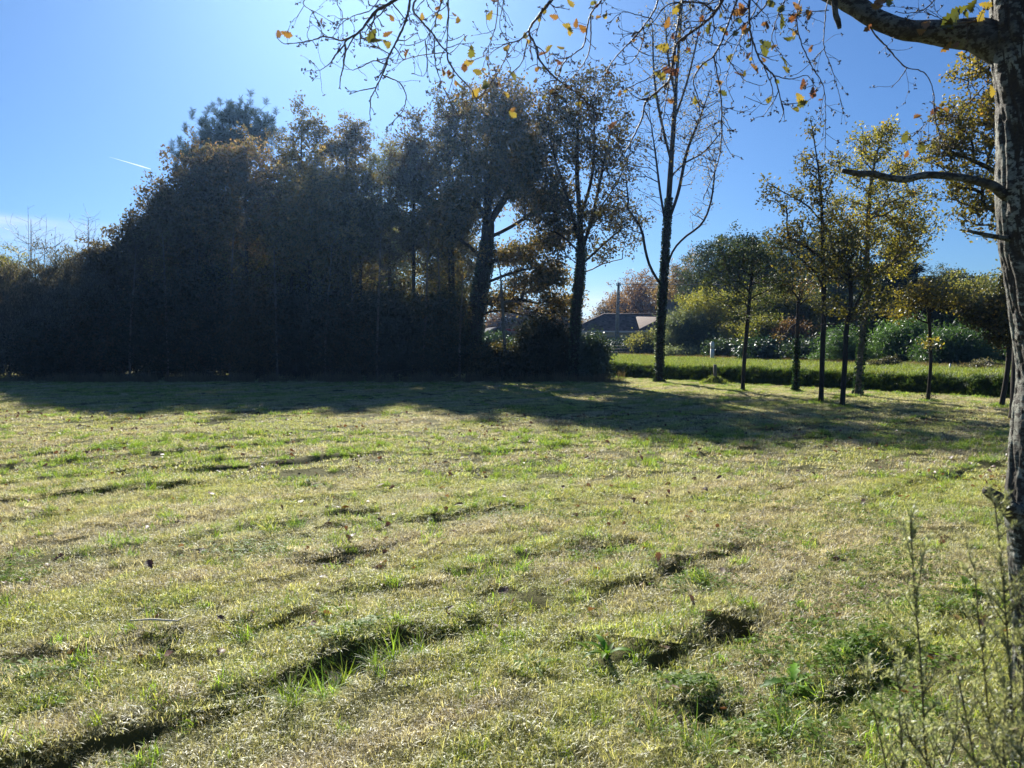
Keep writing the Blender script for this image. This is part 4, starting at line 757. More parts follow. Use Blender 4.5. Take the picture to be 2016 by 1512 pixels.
# sheds left of the house, seen under the great oak
def shed(label, c, rz, hx, hy, wh, rh, wallm, roofm, trimm, posts=False):
    rt = empty('shed', c, rz, label, 'shed'); a = Acc()
    a.box((-hx,-hy,0),(hx,hy,wh)) if not posts else a.box((-hx,hy-.15,0),(hx,hy,wh))
    a.build('wall', wallm, rt)
    a = Acc(); o_ = .35
    a.add([(-hx-o_,-hy-o_,wh-.1),(0,-hy-o_,rh),(0,hy+o_,rh),(-hx-o_,hy+o_,wh-.1),(hx+o_,-hy-o_,wh-.1),(hx+o_,hy+o_,wh-.1),(-hx-o_,-hy-o_,wh-.02),(0,-hy-o_,rh+.09),(0,hy+o_,rh+.09),(-hx-o_,hy+o_,wh-.02),(hx+o_,-hy-o_,wh-.02),(hx+o_,hy+o_,wh-.02)],
          [[0,1,2,3],[1,4,5,2],[6,9,8,7],[7,8,11,10],[0,6,7,1],[1,7,10,4],[3,2,8,9],[2,5,11,8],[0,3,9,6],[4,10,11,5]]); a.build('roof', roofm, rt)
    a = Acc(); a.add([(-hx,-hy+.001,wh-.05),(hx,-hy+.001,wh-.05),(0,-hy+.001,rh-.1),(-hx,-hy+.05,wh-.05),(hx,-hy+.05,wh-.05),(0,-hy+.05,rh-.1)], [[0,3,5,2],[1,2,5,4],[0,1,4,3]], [[0,1,2],[3,5,4]]); a.build('gable', wallm, rt)
    if trimm:
        a = Acc(); a.box((-hx-o_,-hy-o_-.06,wh-.16),(hx+o_,-hy-o_-.002,wh+.06)); a.build('fascia', trimm, rt)
    if posts:
        for x in (-hx, -hx/3, hx/3, hx): a = Acc(); a.box((x-.09,-hy-.09,0),(x+.09,-hy+.09,wh)); a.build('post', M['darkwood'], rt)
b = W(965, 700, 66); shed('grey shed with low gable roof glimpsed under the great oak', (b[0]+.3, 66, 0), R(12), 2.3, 2.6, 1.7, 2.9, M['slate'], M['slate'], None)
b = W(1030, 700, 74); shed('timber shelter with red edged roof between the two big oaks', (b[0], 74, 0), R(-5), 3.6, 2.5, 2.9, 3.6, M['shutter'], M['tile'], M['redtrim'], True)

# ------------------------------------------------------------------ posts, pole, cable, fence
def tube_thing(name, label, cat, P, r, mat, k=12, **kw):
    a = Acc(); a.tube(P, r, k); return tag(a.build(name, M[mat], smooth=False), label, cat, **kw)
pb = W(1213, 700, 66); pb[2] = g0(pb[0], pb[1])
rt = empty('utility_pole', tuple(pb), 0, 'grey concrete utility pole in front of the cream house', 'utility pole')
pt = W(1218, 556, 66)-pb
a = Acc()
for s in (-1, 1): a.tube([(s*.13, 0, -.1), (pt[0]+s*.05, 0, pt[2])], [.10, .06], 4)
a.box((-.13,-.05,-.1),(.13,.05,.4))
n_ = 16
for k in range(n_):
    f = (k+.5)/n_; xx = pt[0]*f; w_ = .13-.08*f; a.box((xx-w_, -.045, pt[2]*f-.13), (xx+w_, .045, pt[2]*f+.13))
a.build('pole', M['concrete'], rt)
a = Acc(); a.box((pt[0]-.22,-.03,pt[2]-.3),(pt[0]+.22,.03,pt[2]-.24)); a.build('crossarm', M['iron'], rt)
for s in (-.18, .18):
    a = Acc(); a.tube([(pt[0]+s,0,pt[2]-.22),(pt[0]+s,0,pt[2]-.12),(pt[0]+s,0,pt[2]-.05)], [.035,.05,.03], 8); a.build('insulator', M['white'], rt)
e0 = pb+pt; e0[2] -= .15; q1 = W(1845, 549, 50); q2 = W(1972, 540, 49); e1 = q2+(q2-q1)*2.2; e1[2] += .35
us = np.linspace(0, 1, 40); mid_pts = resample([e0, W(1530, 560, 57), q1, q2, e1], .8)
tube_thing('overhead_cable', 'thin black overhead cable crossing the sky left of the near trunk', 'cable', mid_pts, .034, 'wire', 5)
# white marker post
b = W(1402, 712, 44); b[2] = g0(b[0], b[1])-.05; rt = empty('marker_post', tuple(b), 0, 'white concrete marker post with pointed cap on the verge', 'marker post')
def prism(acc, hw, hd, z0, z1, hw2=None, hd2=None):
    hw2 = hw if hw2 is None else hw2; hd2 = hd if hd2 is None else hd2
    acc.add([(-hw,-hd,z0),(hw,-hd,z0),(hw,hd,z0),(-hw,hd,z0),(-hw2,-hd2,z1),(hw2,-hd2,z1),(hw2,hd2,z1),(-hw2,hd2,z1)], [[0,3,2,1],[4,5,6,7],[0,1,5,4],[1,2,6,5],[2,3,7,6],[3,0,4,7]])
a = Acc(); prism(a, .10, .07, 0, .78); prism(a, .10, .07, .80, 1.10); prism(a, .10, .07, 1.101, 1.18, .05, .04); a.build('post', M['white'], rt)
a = Acc(); prism(a, .106, .076, .775, .805); a.build('band', M['concrete'], rt)
# wooden posts
b = W(1407, 757, 28.6); b[2] = g0(b[0], b[1])-.1
rt = empty('wooden_post', tuple(b), 0, 'weathered wooden post on a small grassy mound at the ditch edge', 'post')
a = Acc(); a.tube([(0,0,0),(.01,0,.4),(.0,0,.86)], [.075,.07,.065], 9); a.build('stake', M['postwood'], rt)
a = Acc(); th = np.linspace(0, 2*np.pi, 25)[:-1]; rings = []
for rr_, zz_ in ((.62,.0),(.5,.10),(.34,.24),(.2,.34),(.07,.40)): rings.append(np.stack([rr_*np.cos(th)*(1+.12*np.sin(3*th+rr_*9)), rr_*.8*np.sin(th), zz_+.02*np.sin(5*th+9*rr_)], -1))
V = np.concatenate(rings); q = [[i*24+j, i*24+(j+1) % 24, (i+1)*24+(j+1) % 24, (i+1)*24+j] for i in range(4) for j in range(24)]; a.add(V, q); a.build('mound', M['soil'], rt, smooth=True)
F = Acc(); r_ = np.random.default_rng(8); n = 900; rr_ = .62*np.sqrt(r_.random(n)); ta = r_.random(n)*6.28; C = np.stack([rr_*np.cos(ta), rr_*.8*np.sin(ta), .40*(1-rr_/.62)**.9], -1); D = r_.normal(0, .5, C.shape); D[:, 2] = .8; leaves(F, C, .16, .07, r_, dirs=D, fold=.02); F.build('grass', M['meadow'], rt)
def post(px, py, d, h, r, label, name='wooden_post', cat='post', mat='postwood', off=-.12):
    b = W(px, py, d); b[2] = g0(b[0], b[1])+off; rt = empty(name, tuple(b), R(5), label, cat); a = Acc(); a.tube([(0,0,0),(.015,0,h*.5),(.03,.01,h)], [r,r*.95,r*.9], 8); a.build('stake', M[mat], rt)
    a = Acc(); a.tube([(.03,.01,h-.001),(.03,.01,h+.02)], [r*.86,r*.6], 8); a.build('cap', M[mat], rt)
post(1290, 742, 31.2, .75, .05, 'thin wooden post at the ditch just left of the tall bare tree')
post(1561, 765, 26.0, .55, .025, 'thin dark stake beside the ivied stem')
post(1869, 733, 28.0, .3, .035, 'short whitish stub post on the verge right of the small yellow oak', mat='white', off=-.02)
# wire fence in front of the laurel hedge
x0 = W(1160, 700, 61.5); x1 = W(1320, 700, 60); rt = empty('wire_fence', (x0[0], x0[1], g0(x0[0], x0[1])), 0, 'low wire fence along the foot of the laurel hedge', 'fence')
o_ = np.array([x0[0], x0[1], 0]); a = Acc()
for h in (.3, .55, .8): a.tube([np.array([0, 0, h]), np.array([x1[0]-x0[0], x1[1]-x0[1], h])], .012, 4)
a.build('wires', M['iron'], rt)
for k in range(5):
    f = k/4; a = Acc(); px_, py_ = (x1[0]-x0[0])*f, (x1[1]-x0[1])*f; wd = .12 if k == 3 else .04; a.box((px_-wd, py_-.04, -.1), (px_+wd, py_+.04, .85)); a.build('post', M['concrete'], rt)
# contrail
P = [W(215, 309, 2600), W(250, 319, 2600), W(280, 328, 2600), W(297, 333, 2600)]
tube_thing('contrail', 'short white vapour trail in the blue sky above the wood', 'contrail', P, [.5, 1.5, 2.4, 1.2], 'vapour', 8)
# ------------------------------------------------------------------ near oak: trunk, limbs, hanging twigs and leaves
NG = 3.3
nb = W(2072, 1381, NG); nb[2] = g0(nb[0], nb[1])-.05
noak = empty('near_oak', tuple(nb), 0, 'nearest oak with lichen-covered trunk at the right edge and branches hanging overhead', 'tree')
NX = rel(nb)
tc_ = [(2075,1390,70+18),(2068,1340,74),(2062,1240,67),(2052,1130,67),(2047,1060,66),(2045,1000,70),(2050,930,66),(2054,870,67),(2057,820,66),(2064,760,64),(2064,700,66),(2058,640,68),(2048,560,69),(2040,480,72),(2032,400,70),(2030,300,68),(2028,200,67),(2026,120,72),(2022,60,74),(2018,0,68),(2012,-150,64),(2005,-400,60),(2000,-800,52),(2005,-1300,36),(1990,-1700,20)]
Pn = np.array([W(x, y, NG) for x, y, r in tc_]); Rn = np.array([(r-9)*NG/1456 for x, y, r in tc_]); Pn[0] = nb
s = np.concatenate([[0], np.cumsum(np.linalg.norm(np.diff(Pn, axis=0), axis=1))]); Ps = resample(Pn, .008); su = np.linspace(0, s[-1], len(Ps)); Rs = np.interp(su, s, Rn)
K = 150; th = np.arange(K)/K*2*np.pi; TH, SU = np.meshgrid(th, su)
cx, cy = np.cos(TH)*3.2, np.sin(TH)*3.2
def rn(a, sc, zs, o=4):   # seamless noise round the trunk
    return .5*fbm((np.cos(TH)*sc+40+a), SU*zs+np.sin(TH)*sc*1.0+a*3, o)+.5*fbm((np.sin(TH)*sc+70-a), SU*zs*1.05-np.cos(TH)*sc+a*5, o)
cr = 1-np.abs(2*rn(1, 3.2, 5.0, 3)-1)*3.2; plate = np.clip(cr, 0, 1)
hb_ = np.clip(1-np.abs(2*rn(7, 1.0, 26, 3)-1)*5, 0, 1)
groove = np.maximum(plate**3, .55*hb_**2*(rn(2, 2, 3) > .47))
disp = .012*(rn(4, 1.2, 3.0)-.5)*2 - .011*groove + .005*(rn(9, 8, 20)-.5)*2
rad_ = Rs[:, None]+disp
tp_ = W(2010, 500, NG); 
T = np.gradient(Ps, axis=0); T /= np.linalg.norm(T, axis=1)[:, None]; Av = np.cross(T, [0, 1, 0]); Av /= np.linalg.norm(Av, axis=1)[:, None]; Bv = np.cross(T, Av)
V = Ps[:, None]+rad_[..., None]*(Av[:, None]*np.cos(TH)[..., None]+Bv[:, None]*np.sin(TH)[..., None])
kd = np.linalg.norm(V-(W(2012, 503, NG)-np.array([0, .16, 0])), axis=2); V -= (np.exp(-(kd/.035)**2)[..., None])*np.array([0, -.05, 0])*-1*-1
a = Acc(); n = len(Ps); i = (np.arange(n-1)[:, None]*K+np.arange(K)[None]); i2 = (np.arange(n-1)[:, None]*K+(np.arange(K)+1)[None] % K)
q = np.stack([i, i2, i2+K, i+K], -1).reshape(-1, 4); fa_ = np.clip(1-groove*1.6, 0, 1)[:-1].ravel()
a.add(V, q, None, fa_); a.build('trunk', M['lichen'], noak, smooth=True, xf=NX)

def limb(P, rr, k=20, amp=.12, name='limb', mat='lichen', seed=1):
    r = np.random.default_rng(seed); Q = resample(P, .012); u = np.linspace(0, 1, len(Q)); rads = np.interp(u, np.linspace(0, 1, len(rr)), rr)
    T = np.gradient(Q, axis=0); T /= np.linalg.norm(T, axis=1)[:, None]; A_ = np.cross(T, [0, 1, .2]); A_ /= np.linalg.norm(A_, axis=1)[:, None]; B_ = np.cross(T, A_)
    th = np.arange(k)/k*2*np.pi; TH, U = np.meshgrid(th, np.arange(len(Q))*.012)
    nz_ = .5*fbm(np.cos(TH)*1.3+20+seed*3, U*9+np.sin(TH), 4)+.5*fbm(np.sin(TH)*1.3+60, U*9-np.cos(TH), 4)
    rd = rads[:, None]*(1+amp*4*(nz_-.47)); V = Q[:, None]+rd[..., None]*(A_[:, None]*np.cos(TH)[..., None]+B_[:, None]*np.sin(TH)[..., None])
    a = Acc(); n = len(Q); i = (np.arange(n-1)[:, None]*k+np.arange(k)[None]); i2 = (np.arange(n-1)[:, None]*k+(np.arange(k)+1)[None] % k)
    q = np.stack([i, i2, i2+k, i+k], -1).reshape(-1, 4); V = V.reshape(-1, 3); V = np.vstack([V, Q[-1]+T[-1]*rads[-1]*.15])
    jj = np.arange(k); t_ = np.stack([(n-1)*k+jj, (n-1)*k+(jj+1) % k, np.full(k, n*k)], -1)
    a.add(V, q, t_, .38, .38); a.build(name, M[mat], noak, smooth=True, xf=NX); return Q, rads
def P3(pts, d0, d1=None):
    d1 = d0 if d1 is None else d1; n = len(pts); return [W(p[0], p[1], d0+(d1-d0)*i/max(1, n-1)) for i, p in enumerate(pts)]
s33 = NG/1456
mainL, _ = limb(P3([(2020,120),(1985,95),(1950,78),(1915,66),(1870,66),(1830,62),(1790,60),(1755,50),(1720,35),(1685,12),(1655,-5),(1600,-30),(1520,-62),(1430,-92),(1320,-118),(1200,-135),(1050,-140),(930,-120),(850,-80)], 3.3, 3.9), np.array([44,36,27,21,19.5,19.5,19,19,17.5,16,15,13,12,11,10,9,8,6,5])*s33, seed=2)
limb(P3([(2010,400),(1975,382),(1955,366),(1930,358),(1900,351),(1860,346),(1820,345),(1780,353),(1745,349),(1715,342),(1690,342),(1658,336)], 3.3, 3.15), np.array([14,10.5,9,7.8,7.2,7,7,7,6.3,6,5.5,4])*s33, seed=3, name='broken_limb')
limb(P3([(2010,1020),(1985,1000),(1972,985),(1958,976),(1942,966)], 3.28, 3.1), np.array([24,18,14,11,8])*s33, seed=4, name='branch_stub')
limb(P3([(2010,475),(1960,466),(1930,460),(1905,454)], 3.3, 3.2), np.array([6,5,4,2.5])*s33, seed=5, k=10, name='branch_stub')
limb(P3([(1643,2),(1645,28),(1650,42),(1653,56)], 3.5), np.array([7,5.5,6,4])*s33, seed=6, k=10, name='branch_stub')
# hand-placed hanging branches: (start depth, end depth, start radius px, polyline in photo pixels)
HB = [
 (3.9,3.7,7,[(850,-80),(815,-40),(778,0),(743,20),(726,40),(706,64),(689,74),(679,84),(681,99),(676,119)]),
 (3.72,3.6,3,[(684,76),(670,80),(659,76),(637,72),(619,78),(594,83),(560,86),(545,74)]),
 (3.8,3.65,2.6,[(760,-110),(660,-60),(599,0),(614,22),(629,50),(637,71)]),
 (3.85,3.7,2.2,[(720,-100),(690,-50),(664,0),(674,25),(675,50),(675,76)]),
 (3.85,3.65,2.6,[(800,-90),(770,-40),(746,0),(726,22),(694,32),(669,50),(656,74)]),
 (3.7,3.55,2,[(672,86),(659,112),(642,131),(627,139),(612,138)]),
 (4.0,3.8,5,[(850,-80),(820,-40),(808,0),(800,37),(783,77),(768,104),(753,146),(728,198)]),
 (3.85,3.8,2.2,[(757,126),(736,120),(713,131),(694,138),(679,129)]),
 (3.82,3.75,2.4,[(754,148),(788,164),(799,191),(794,218),(778,236),(773,244)]),
 (3.86,3.8,2,[(764,104),(733,87),(718,77),(701,77)]),
 (4.0,3.7,3.4,[(850,-80),(835,-30),(813,15),(830,42),(850,64),(867,89),(880,102),(882,119),(902,149),(927,174),(939,193),(966,164),(991,124),(1006,87),(1020,82)]),
 (4.1,3.9,4.2,[(900,-110),(885,-50),(882,0),(883,32),(881,70),(880,99)]),
 (4.0,3.8,2.6,[(880,-60),(872,-10),(862,25),(855,50),(845,67),(835,79),(808,89),(788,87)]),
 (3.9,3.8,2,[(837,79),(841,124),(835,149),(813,145)]),
 (3.9,3.8,2,[(877,103),(842,107),(805,114),(780,125),(770,117)]),
 (3.9,3.7,2,[(855,68),(857,124),(867,161),(860,186),(840,181)]),
 (3.85,3.7,1.8,[(882,119),(892,139),(887,171),(875,193)]),
 (3.85,3.7,1.8,[(872,170),(892,211),(904,228)]),
 (4.2,4.0,2.6,[(990,-135),(985,-50),(981,0),(976,50),(964,87),(949,139)]),
 (4.1,4.0,2,[(1010,-120),(1000,-60),(992,0),(984,45),(993,72),(1001,82),(1012,100)]),
 (4.0,3.8,5,[(1180,-130),(1130,-60),(1087,0),(1066,24),(1042,59),(1050,80),(1059,101),(1062,118),(1094,153),(1149,194),(1175,225)]),
 (3.9,3.8,2.6,[(1042,59),(1021,80),(1000,85),(975,98),(960,112)]),
 (3.9,3.75,2.2,[(1038,80),(1028,121),(1003,149),(990,172)]),
 (4.0,3.7,3.6,[(1230,-130),(1205,-50),(1184,0),(1163,28),(1155,60),(1149,90),(1132,104),(1108,128),(1090,180),(1082,215)]),
 (3.9,3.7,2.4,[(1163,28),(1161,97),(1139,139),(1108,167),(1085,180)]),
 (3.9,3.6,3.4,[(1330,-115),(1310,-50),(1295,0),(1288,21),(1267,52),(1240,83),(1208,118),(1187,153),(1167,187)]),
 (3.8,3.7,2.2,[(1267,54),(1266,80),(1250,115),(1229,128),(1212,125)]),
 (3.8,3.7,1.8,[(1285,38),(1250,28),(1226,24),(1201,43)]),
 (3.8,3.5,5.5,[(1440,-90),(1435,-30),(1410,21),(1378,52),(1347,73),(1330,90),(1326,125),(1316,160),(1274,198),(1264,233),(1243,278),(1230,300)]),
 (3.6,3.5,2.4,[(1316,128),(1278,153),(1243,170),(1215,187)]),
 (3.7,3.6,2,[(1240,83),(1264,104),(1302,113),(1322,113)]),
 (3.8,3.5,3.2,[(1390,-100),(1360,-40),(1344,0),(1337,31),(1330,76),(1323,121),(1312,194),(1299,278)]),
 (3.7,3.45,3.6,[(1480,-70),(1460,-30),(1451,0),(1437,38),(1417,90),(1406,111),(1413,149),(1420,194),(1421,240),(1420,278),(1412,325),(1385,390)]),
 (3.6,3.5,2.6,[(1406,111),(1382,128),(1365,160),(1375,194),(1378,243),(1370,275)]),
 (3.6,3.4,4.4,[(1500,-65),(1485,-30),(1476,0),(1476,52),(1486,94),(1503,128),(1524,149),(1531,174),(1542,219)]),
 (3.5,3.45,2,[(1503,128),(1512,150),(1521,177),(1512,205),(1490,200),(1466,190)]),
 (3.5,3.4,1.8,[(1430,110),(1450,140),(1470,160),(1500,168),(1510,160)]),
 (3.5,3.4,2,[(1524,149),(1556,156),(1587,149),(1608,174)]),
 (3.5,3.4,1.8,[(1542,205),(1583,201),(1604,188)]),
 (3.55,3.35,2.4,[(1590,-35),(1575,0),(1569,35),(1576,80),(1597,128),(1622,174),(1625,240),(1624,306)]),
 (3.45,3.3,2,[(1635,-10),(1627,17),(1622,90),(1639,139),(1660,214)]),
 (3.45,3.5,1.8,[(1632,20),(1590,24),(1560,30),(1535,28)]),
 (3.45,3.6,1.4,[(1625,92),(1600,120),(1570,145),(1545,150)]),
 (3.7,3.75,5,[(1440,-85),(1425,-20),(1410,21),(1382,7),(1347,3),(1320,8),(1302,19)]),
 (3.6,3.5,3,[(1540,-50),(1520,-10),(1500,20),(1470,45),(1440,70),(1420,90),(1400,85)]),
 (3.6,3.5,2.4,[(1560,-45),(1545,0),(1528,40),(1520,80),(1540,110),(1556,130)]),
 (3.7,3.6,2.4,[(1500,-65),(1490,10),(1465,60),(1440,120),(1430,165),(1445,200)]),
 (3.3,3.35,2.6,[(1713,52),(1725,72),(1745,92),(1765,115),(1785,133),(1815,140),(1832,162),(1839,190),(1838,215),(1828,238),(1800,265)]),
 (3.3,3.3,1.8,[(1785,133),(1772,155),(1755,172)]),
 (3.3,3.3,2.2,[(1838,200),(1842,240),(1850,268),(1845,300),(1825,312)]),
 (3.3,3.25,2,[(1938,170),(1905,205),(1870,240),(1850,270)]),
 (3.35,3.3,3,[(1950,40),(1920,42),(1880,46),(1855,38),(1825,25)]),
 (3.4,3.3,2.6,[(1860,-60),(1850,-20),(1835,5),(1815,20),(1785,26),(1765,22)]),
]
tb = Acc(); nodes = []; fr = np.random.default_rng(77)
def twig(P, r0, r1, k=6, gnarl=.35):
    n = len(P); rr = np.linspace(r0, r1, n)*(1+fr.normal(0, .10, n)); tb.tube(P, rr, k, cap=True)
def bud(p, sz=.004):
    for _ in range(fr.integers(2, 5)):
        d_ = fr.normal(size=3); d_ /= np.linalg.norm(d_); tb.tube([p, p+d_*sz*1.2, p+d_*sz*2.4], [sz*.45, sz*.6, sz*.1], 5)
def sprig(p, dr, L, r0, depth=0):
    n = max(4, int(L/.012)); P = [p]; d_ = dr/np.linalg.norm(dr); cv = fr.normal(0, .18, 3)
    for i in range(n):
        d_ = d_+cv*.35+fr.normal(0, .13, 3); d_ /= np.linalg.norm(d_); P.append(P[-1]+d_*L/n)
        if fr.random() < .3: cv = fr.normal(0, .2, 3)
    P = np.array(P); twig(P, r0, r0*.5, 5); bud(P[-1]); 
    for q in P[1:]: nodes.append((q, r0*.6))
    if depth < 2:
        for j in range(fr.integers(0, 3)):
            i = fr.integers(1, len(P)); dd = (P[i]-P[i-1]); dd /= np.linalg.norm(dd)+1e-9; sprig(P[i], dd+fr.normal(0, .8, 3)*[1, .6, 1], L*fr.uniform(.25, .6), r0*.7, depth+1)
    return P
for (d0, d1, rp, pts) in HB:
    Q = resample(P3(pts, d0, d1), .014); n = len(Q); Q[1:-1] += np.cumsum(fr.normal(0, .0007, (n-2, 3)), 0)*0+fr.normal(0, .0010, (n-2, 3))
    s_ = d0/1456; r0 = rp*s_*.62; r1 = max(.0011, r0*.34); twig(Q, r0, r1, 8); bud(Q[-1], .004)
    for q_ in Q: nodes.append((q_, r0*.7))
    L = n*.014; vis = [i for i in range(2, n-1)]
    for j in range(int(L*18)):
        i = fr.integers(int(n*.15), n-1); dd = Q[i+1]-Q[i-1]; dd /= np.linalg.norm(dd)+1e-9
        sprig(Q[i], dd*.8+fr.normal(0, .75, 3)*[1, .7, 1]+[0, 0, -.15], fr.uniform(.03, .16), max(.0011, r0*.38))
tb.build('twigs', M['twig'], noak, smooth=True, xf=NX)
NP_ = np.array([n_[0] for n_ in nodes])
# project nodes to photo pixels to hang leaves where they are seen
def proj(P):
    x = P[:, 0]; y = P[:, 1]; z = P[:, 2]-1.6; dep = y*CP-z*SP; v = z*CP+y*SP
    return np.stack([1008+1456*x/dep, 756-1456*v/dep], -1)
NPX = proj(NP_)
LV = [(633,43,.70,.9),(555,70,.66,.8),(548,64,.7,.7),(733,66,.2,1.2),(745,80,.3,1),(760,84,.35,.9),(768,66,.68,.8),(769,38,.62,.8),(763,35,.5,.7),(700,85,.8,.5),(802,102,.72,.8),(831,30,.45,.8),(866,32,.5,.8),(902,38,.5,.8),(895,30,.6,.6),(925,103,.22,1.2),(930,125,.5,1),(936,140,.35,1),(916,135,.7,.9),(907,168,.4,1),(940,178,.4,.9),(957,165,.3,1),(998,92,.66,.8),(968,28,.4,.9),(965,5,.75,.8),(991,183,.4,.7),(885,145,.6,.7),(890,150,.45,.7),(873,140,.6,.6),
 (1120,4,.3,1),(1076,20,.42,.8),(1087,32,.72,.8),(1113,50,.42,1),(1120,55,.45,.9),(1135,42,.75,.8),(1143,52,.8,.8),(1028,65,.4,.8),(1040,80,.5,.6),(1092,120,.68,.8),(1075,102,.75,.8),(1083,92,.3,.7),(1100,95,.4,.7),(1062,135,.62,.6),(1054,160,.68,.7),(1006,145,.2,.8),(1139,204,.36,1),(1143,208,.62,.7),(1006,222,.35,.8),(1012,214,.65,.6),(1209,243,.8,.8),(1217,0,.5,.5),(1335,8,.38,1.2),(1330,14,.42,1),(1315,40,.72,.8),(1380,38,.78,.8),(1392,48,.2,.9),(1297,95,.3,1),(1301,150,.32,1),(1319,138,.85,1),(1335,140,.75,.9),(1347,95,.85,.7),
 (1457,12,.80,1.3),(1462,24,.78,1.2),(1447,60,.25,.9),(1464,50,.72,.9),(1475,58,.62,1),(1507,55,.75,1.1),(1440,112,.3,.7),(1500,85,.15,1.1),(1502,95,.1,.9),(1535,38,.12,1),(1555,78,.18,1),(1562,74,.2,.8),(1540,118,.12,1.1),(1547,135,.35,.8),(1452,145,.82,.9),(1480,128,.7,.9),(1464,104,.8,.7),(1583,160,.85,.9),(1602,178,.83,.8),(1572,188,.35,1),(1569,220,.33,.9),(1584,209,.15,.8),(1578,15,.42,1),(1590,25,.78,1.1),(1565,32,.85,.9),(1519,93,.65,.6),(1420,183,.12,.8),(1600,48,.8,.6),(1518,195,.3,.7),(1425,60,.8,.6),(1478,105,.8,.6),(1540,10,.15,1),(1520,4,.2,.9),(1560,5,.7,.9),(1411,250,.5,.4),
 (1738,2,.78,1),(1732,12,.7,.9),(1748,-5,.2,1),(1705,50,.85,.7),(1712,58,.15,.6),(1880,28,.1,1.4),(1895,18,.15,1.2),(1872,40,.05,1.1),(1928,26,.42,.9),(1915,8,.2,1),(1935,8,.35,.9),(1905,30,.25,.9),(1845,215,.8,.8),(1856,222,.72,.8),(1810,228,.74,.8),(1843,246,.78,.8),(1782,262,.22,1),(1812,282,.33,1),(1786,300,.83,.6),(1848,322,.4,.9),(1952,174,.4,.9),(1870,88,.7,.9),(1880,90,.75,.7),(1820,48,.7,.9),(1810,60,.75,.7),(1855,205,.5,.6)]
lvA = Acc(); st = Acc()
def hang_leaf(acc, j, px, py, tn, sz):
    nd = NP_[j]; tgt = W(px, py, nd[1]); dv_ = tgt-nd; dl = np.linalg.norm(dv_)
    if dl > .02:
        mid = (nd+tgt)/2+fr.normal(0, .006, 3); st.tube([nd, mid, tgt-dv_/dl*.01], [.0012, .001, .0009], 4)
    else: tgt = nd
    L = .067*sz*fr.uniform(.85, 1.15); dr = np.array([fr.normal(0, .8), fr.normal(0, .5), -abs(fr.normal(.3, .6))]); nr = np.array([fr.normal(0, .5), -1, fr.normal(0, .5)])
    ctr = tgt-dr/np.linalg.norm(dr)*L*.35
    lobed_leaf(acc, ctr, dr, nr, L, np.clip(tn+fr.normal(0, .05), 0, 1), fr.uniform(-.8, 1.0), fr)
for (px, py, tn, sz) in LV:
    dd = np.hypot(NPX[:, 0]-px, NPX[:, 1]-py); j = int(dd.argmin()); hang_leaf(lvA, j, px, py, tn, sz)
on = np.where((NPX[:, 0] > 850) & (NPX[:, 0] < 1640) & (NPX[:, 1] > -40) & (NPX[:, 1] < 200))[0]
for j in fr.choice(on, 90, replace=False):
    hang_leaf(lvA, j, NPX[j, 0]+fr.normal(0, 3), NPX[j, 1]+fr.normal(0, 3), fr.choice([.12, .3, .42, .62, .72, .8, .85]), fr.uniform(.35, .65))
up_ = np.where((NPX[:, 1] < -20))[0]
for j in fr.choice(up_, min(140, len(up_)), replace=False): hang_leaf(lvA, j, NPX[j, 0], NPX[j, 1], fr.random(), fr.uniform(.7, 1.1))
lvA.build('foliage', M['fgleaf'], noak, smooth=True, xf=NX); st.build('leaf_stalks', M['twig'], noak, xf=NX)

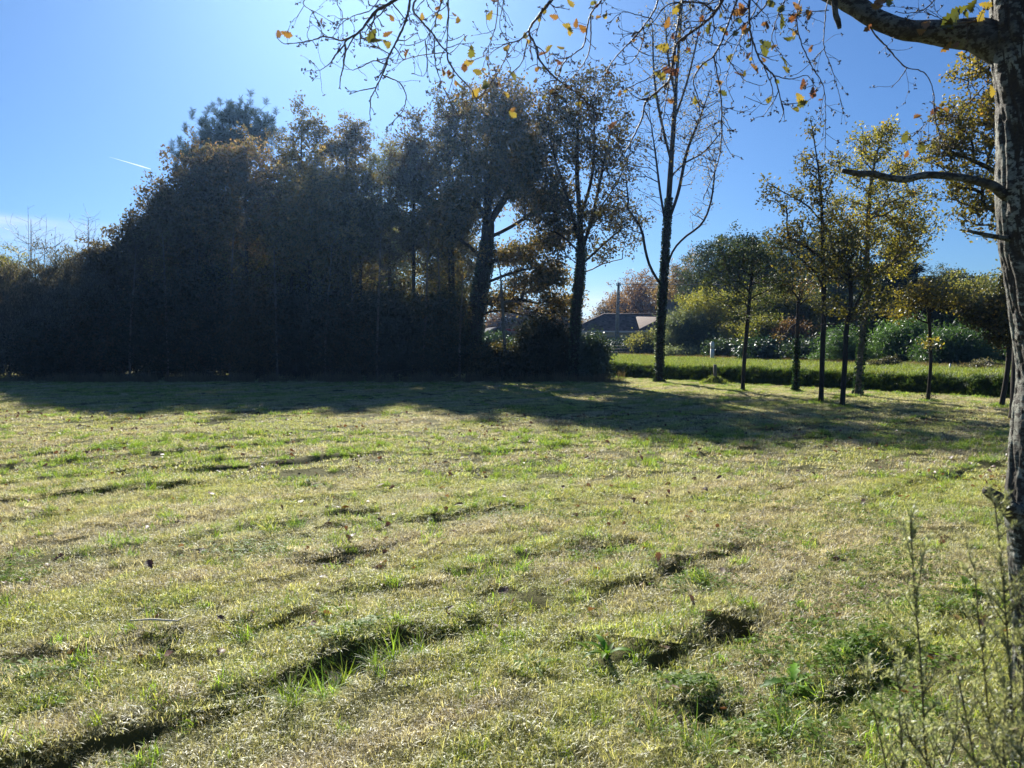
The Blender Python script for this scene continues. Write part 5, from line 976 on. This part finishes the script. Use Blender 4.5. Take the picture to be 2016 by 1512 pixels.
# ------------------------------------------------------------------ feathery shrubs in the near right corner
def feather(stems, label, seed, nl, spread):
    nl = int(nl*1.7)
    r = np.random.default_rng(seed); b = stems[0][0]; gz = g0(b[0], b[1]); base = np.array([b[0], b[1], gz-.02]); rt = empty('feathery_shrub', tuple(base), 0, label, 'shrub'); S = Acc(); F = Acc(); C = []; D = []
    for st_ in stems:
        P = resample([np.array([st_[0][0], st_[0][1], g0(st_[0][0], st_[0][1])-.02])]+list(st_), .02); n = len(P); S.tube(P, np.linspace(.0035, .0012, n), 5)
        for j in range(int(n*spread)):
            i = int(n*(.15+.85*r.random()**1.5))-1; f = i/n; L = r.uniform(.08, .30)*(1.2-f); dr = np.array([r.normal(0, .6), r.normal(0, .6), 1.0]); dr /= np.linalg.norm(dr); m_ = 10; q = [P[i]]
            for k in range(m_): dr = dr+r.normal(0, .06, 3)+[0, 0, .03]; dr /= np.linalg.norm(dr); q.append(q[-1]+dr*L/m_)
            q = np.array(q); S.tube(q, np.linspace(.0014, .0006, m_+1), 3)
            w_ = r.integers(0, m_, nl); ff = r.random(nl)[:, None]; C.append(q[w_]*(1-ff)+q[w_+1]*ff); dd = r.normal(0, .55, (nl, 3)); dd[:, 2] += .75; D.append(dd)
    leaves(F, np.concatenate(C), .013, .15, r, dirs=np.concatenate(D), fold=.05)
    S.build('stems', M['broom_stem'], rt, xf=rel(base)); F.build('foliage', M['broom'], rt, xf=rel(base))
feather([[W(1835,1600,1.35),W(1822,1480,1.35),W(1812,1300,1.36),W(1800,1160,1.37),W(1793,1030,1.38)],[W(1835,1600,1.35),W(1790,1450,1.33),W(1765,1330,1.32)]], 'thin feathery shoot standing alone left of the denser feathery shrub', 5, 34, 1.3)
feather([[W(1990,1650,1.25),W(1992,1400,1.25),W(1975,1150,1.27),W(1958,985,1.3)],[W(2020,1650,1.2),W(2030,1350,1.2),W(2024,1280,1.22),W(2016,1200,1.22)],[W(1960,1650,1.3),W(1945,1400,1.3),W(1925,1200,1.32),W(1918,1110,1.33)],[W(1980,1680,1.15),W(1975,1450,1.15),W(1988,1360,1.16),W(1994,1290,1.18)],[W(1950,1680,1.2),W(1915,1480,1.2),W(1885,1330,1.2)],[W(2000,1700,1.1),W(2012,1450,1.1),W(2018,1250,1.1)]], 'dense feathery grey-green shrub in front of the near trunk', 6, 34, 1.3)
feather([[W(1760,1640,1.3),W(1745,1512,1.3),W(1720,1400,1.3),W(1700,1310,1.3)],[W(1780,1640,1.3),W(1776,1500,1.28),W(1770,1400,1.28)]], 'sparse low feathery shoots nearest the picture corner, left of the others', 7, 20, .8)
feather([[W(1840,1640,1.2),W(1870,1490,1.2),W(1900,1420,1.22),W(1925,1380,1.25)]], 'slanting broken shoot leaning toward the dense feathery shrub', 8, 20, .8)

# ------------------------------------------------------------------ thin autumn haze, coloured blue to imitate the lens veil over the wood
a = Acc(); a.box((-2600, -1600, -2.5), (2600, 3600, 22)); m, t = newmat('haze_air'); pv = t.nodes.new('ShaderNodeVolumePrincipled')
pv.inputs['Color'].default_value = (.25, .50, 1.0, 1); pv.inputs['Density'].default_value = .00032; pv.inputs['Anisotropy'].default_value = .78
o = t.nodes.new('ShaderNodeOutputMaterial'); t.links.new(pv.outputs[0], o.inputs['Volume']); hz = a.build('haze', m); tag(hz, kind='stuff')
